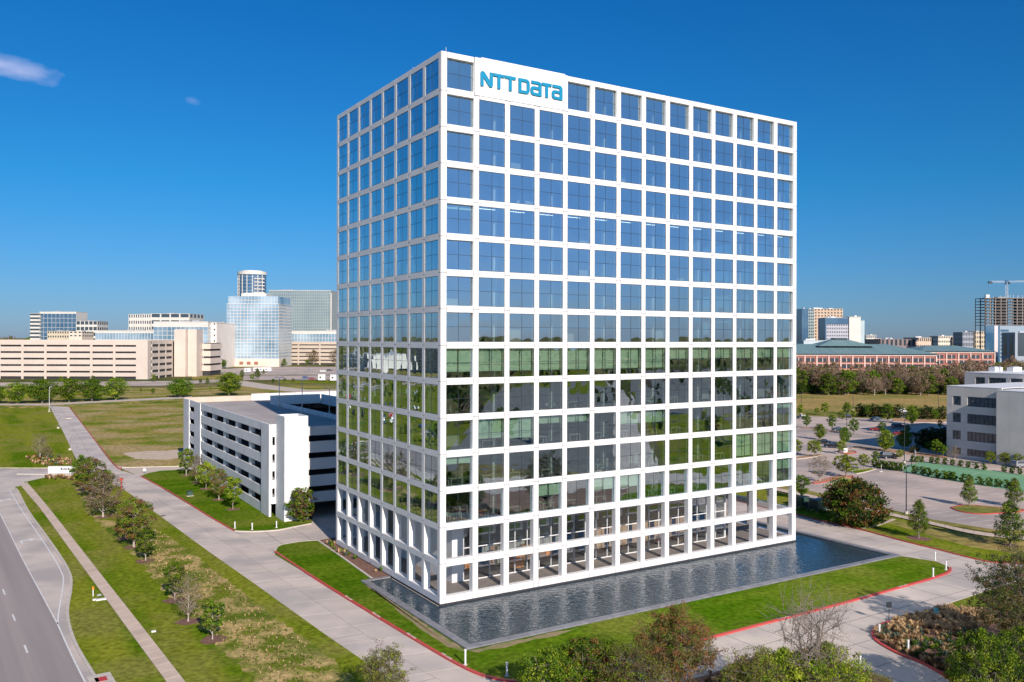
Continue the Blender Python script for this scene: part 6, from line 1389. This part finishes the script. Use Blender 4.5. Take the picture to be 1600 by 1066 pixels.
# ornamental grasses
def tuft_field(name, label, cat, polys, n, pal, size, seed, z=.13, blades=26):
    nr = np.random.default_rng(seed); rr = random.Random(seed); Vs, Ms = [], []
    def inside(p, poly):
        c = False; j = len(poly)-1
        for i in range(len(poly)):
            a, b = poly[i], poly[j]
            if (a.y > p.y) != (b.y > p.y) and p.x < (b.x-a.x)*(p.y-a.y)/(b.y-a.y)+a.x: c = not c
            j = i
        return c
    for pi, pxs in enumerate(polys):
        poly = [G(*p) for p in pxs]; x0, x1 = min(p.x for p in poly), max(p.x for p in poly); y0, y1 = min(p.y for p in poly), max(p.y for p in poly); k = 0; tries = 0
        while k < n[pi] and tries < 40000:
            tries += 1; p = Vector((rr.uniform(x0, x1), rr.uniform(y0, y1), 0))
            if not inside(p, poly): continue
            k += 1; s = size*rr.uniform(.7, 1.2); a = nr.random(blades)*6.28; sp_ = nr.random(blades)*.9+.1; tip = np.stack([np.cos(a)*sp_*s*.75, np.sin(a)*sp_*s*.75, s*(1.05-.55*sp_)], 1); d = np.stack([-np.sin(a), np.cos(a), np.zeros(blades)], 1)*s*.09
            base = np.stack([np.cos(a)*.1*s, np.sin(a)*.1*s, np.zeros(blades)], 1); mid = (base+tip)/2+np.array([0, 0, .18*s]); c = np.array([p.x, p.y, z])
            Vs.append(np.stack([base-d*.5+c, mid-d+c, tip+c, mid+d+c], 1)); m_ = rr.choice(range(len(pal[pi]))); Ms += [(pi, m_)]*blades
    mats_ = []; MI = []
    for pi, m_ in Ms:
        q = LM[pal[pi][m_]]
        if q not in mats_: mats_.append(q)
        MI.append(mats_.index(q))
    V = np.concatenate(Vs).reshape(-1, 3); o = place(name, np_mesh(name, V, np.arange(len(V)).reshape(-1, 4), MI, mats_)); return tag(o, label, cat, kind='stuff')
tuft_field('ornamental_grass', 'tan ornamental grass tufts covering the kerbed island at the bottom right', 'ornamental grass',
           [[(1395, 973), (1468, 951), (1545, 955), (1560, 975), (1500, 990), (1440, 985), (1400, 990), (1385, 985)], [(1367, 990), (1375, 980), (1440, 987), (1440, 1005), (1400, 1015), (1376, 1003)], [(1400, 1012), (1440, 1003), (1480, 1000), (1510, 1010), (1490, 1035), (1450, 1036), (1410, 1022)], [(1440, 990), (1510, 985), (1530, 1000), (1480, 1003)], [(1380, 1005), (1405, 1020), (1445, 1038), (1490, 1060), (1500, 1050), (1450, 1030)]],
           (420, 120, 120, 60, 90), (('straw', 'straw', 'strawd'), ('strawd', 'brown', 'straw', 'sage'), ('deep', 'sage', 'mid', 'strawd'), ('sage', 'strawd', 'brown'), ('straw', 'strawd', 'brown')), .62, 5)
tuft_field('ornamental_grass', 'brown ornamental grass tufts in the bottom bed between shrubs', 'ornamental grass', [[(1090, 1062), (1155, 1041), (1205, 1028), (1260, 1021), (1330, 1044), (1387, 1066), (1400, 1100), (1060, 1110)]], (260,), (('strawd', 'brown', 'straw', 'rust'),), .5, 6)
tuft_field('ornamental_grass', 'straw coloured tufts in the bed behind the monument sign', 'ornamental grass', [[(38, 717), (60, 714), (90, 715), (110, 720), (112, 729), (60, 729)], [(70, 745), (120, 745), (118, 752), (72, 750)]], (110, 50), (('straw', 'sage', 'strawd', 'rust'), ('strawd', 'brown', 'straw')), .8, 7, z=.1)
tuft_field('bed_plants', 'scattered low plants in the brown bed along the tower wall', 'bed plants', [[(503, 852), (540, 850), (612, 898), (586, 903)]], (22,), (('mid', 'straw', 'sage', 'fresh'),), .7, 8, z=.17)
tuft_field('bed_plants', 'low tan groundcover beside the dark green cabinets', 'bed plants', [[(1245, 798), (1290, 806), (1300, 802), (1245, 793)]], (70,), (('straw', 'sage', 'mid'),), .5, 9)
tuft_field('rough_tufts', 'dry weedy tufts on the rough strip beside the private road', 'weeds', [[(160, 790), (205, 812), (250, 832), (320, 885), (400, 950), (480, 1010), (520, 1060), (440, 1100), (390, 1040), (320, 980), (250, 915), (200, 850)]], (1500,), (('strawd', 'olive', 'mid', 'straw', 'olive'),), .28, 10, z=.1, blades=9)

# white stencilled words on the red kerbs
for ki, (px, py, dx, dy) in enumerate(((544.6, 936.5, 43, 28), (587.6, 963, 43, 28), (642.5, 996, 43, 28), (697.6, 1028, 43, 28), (1224.6, 967.6, 45, -12.5), (1350.6, 934, 45, -12.5), (1411, 917.5, 45, -13))):
    a, b = G(px, py), G(px+dx, py+dy); d = (b-a).normalized(); cu = bpy.data.curves.new('kerb_words', 'FONT'); cu.body = 'FIRE LANE'; cu.size = .36; cu.space_character = 1.25; cu.extrude = .004; cu.align_x = 'CENTER'; cu.align_y = 'CENTER'
    tmp = bpy.data.objects.new('tmp', cu); COL.objects.link(tmp); bpy.context.view_layer.update(); me = bpy.data.meshes.new_from_object(tmp.evaluated_get(bpy.context.evaluated_depsgraph_get())); bpy.data.objects.remove(tmp); me.materials.clear(); me.materials.append(M['paint'])
    o = place('kerb_words', me, None, (a.x, a.y, .182), math.atan2(d.y, d.x)); tag(o, 'white fire lane stencil on the red kerb, '+('highest of four beside the private road', 'second from the top beside the private road', 'third from the top beside the private road', 'lowest by the pool corner', 'left of three along the pool lawn front', 'middle of three along the pool lawn front', 'right of three near the rounded lawn tip')[ki], 'kerb marking', 'fire lane words on the red kerbs '+('left' if px < 1000 else 'right'))
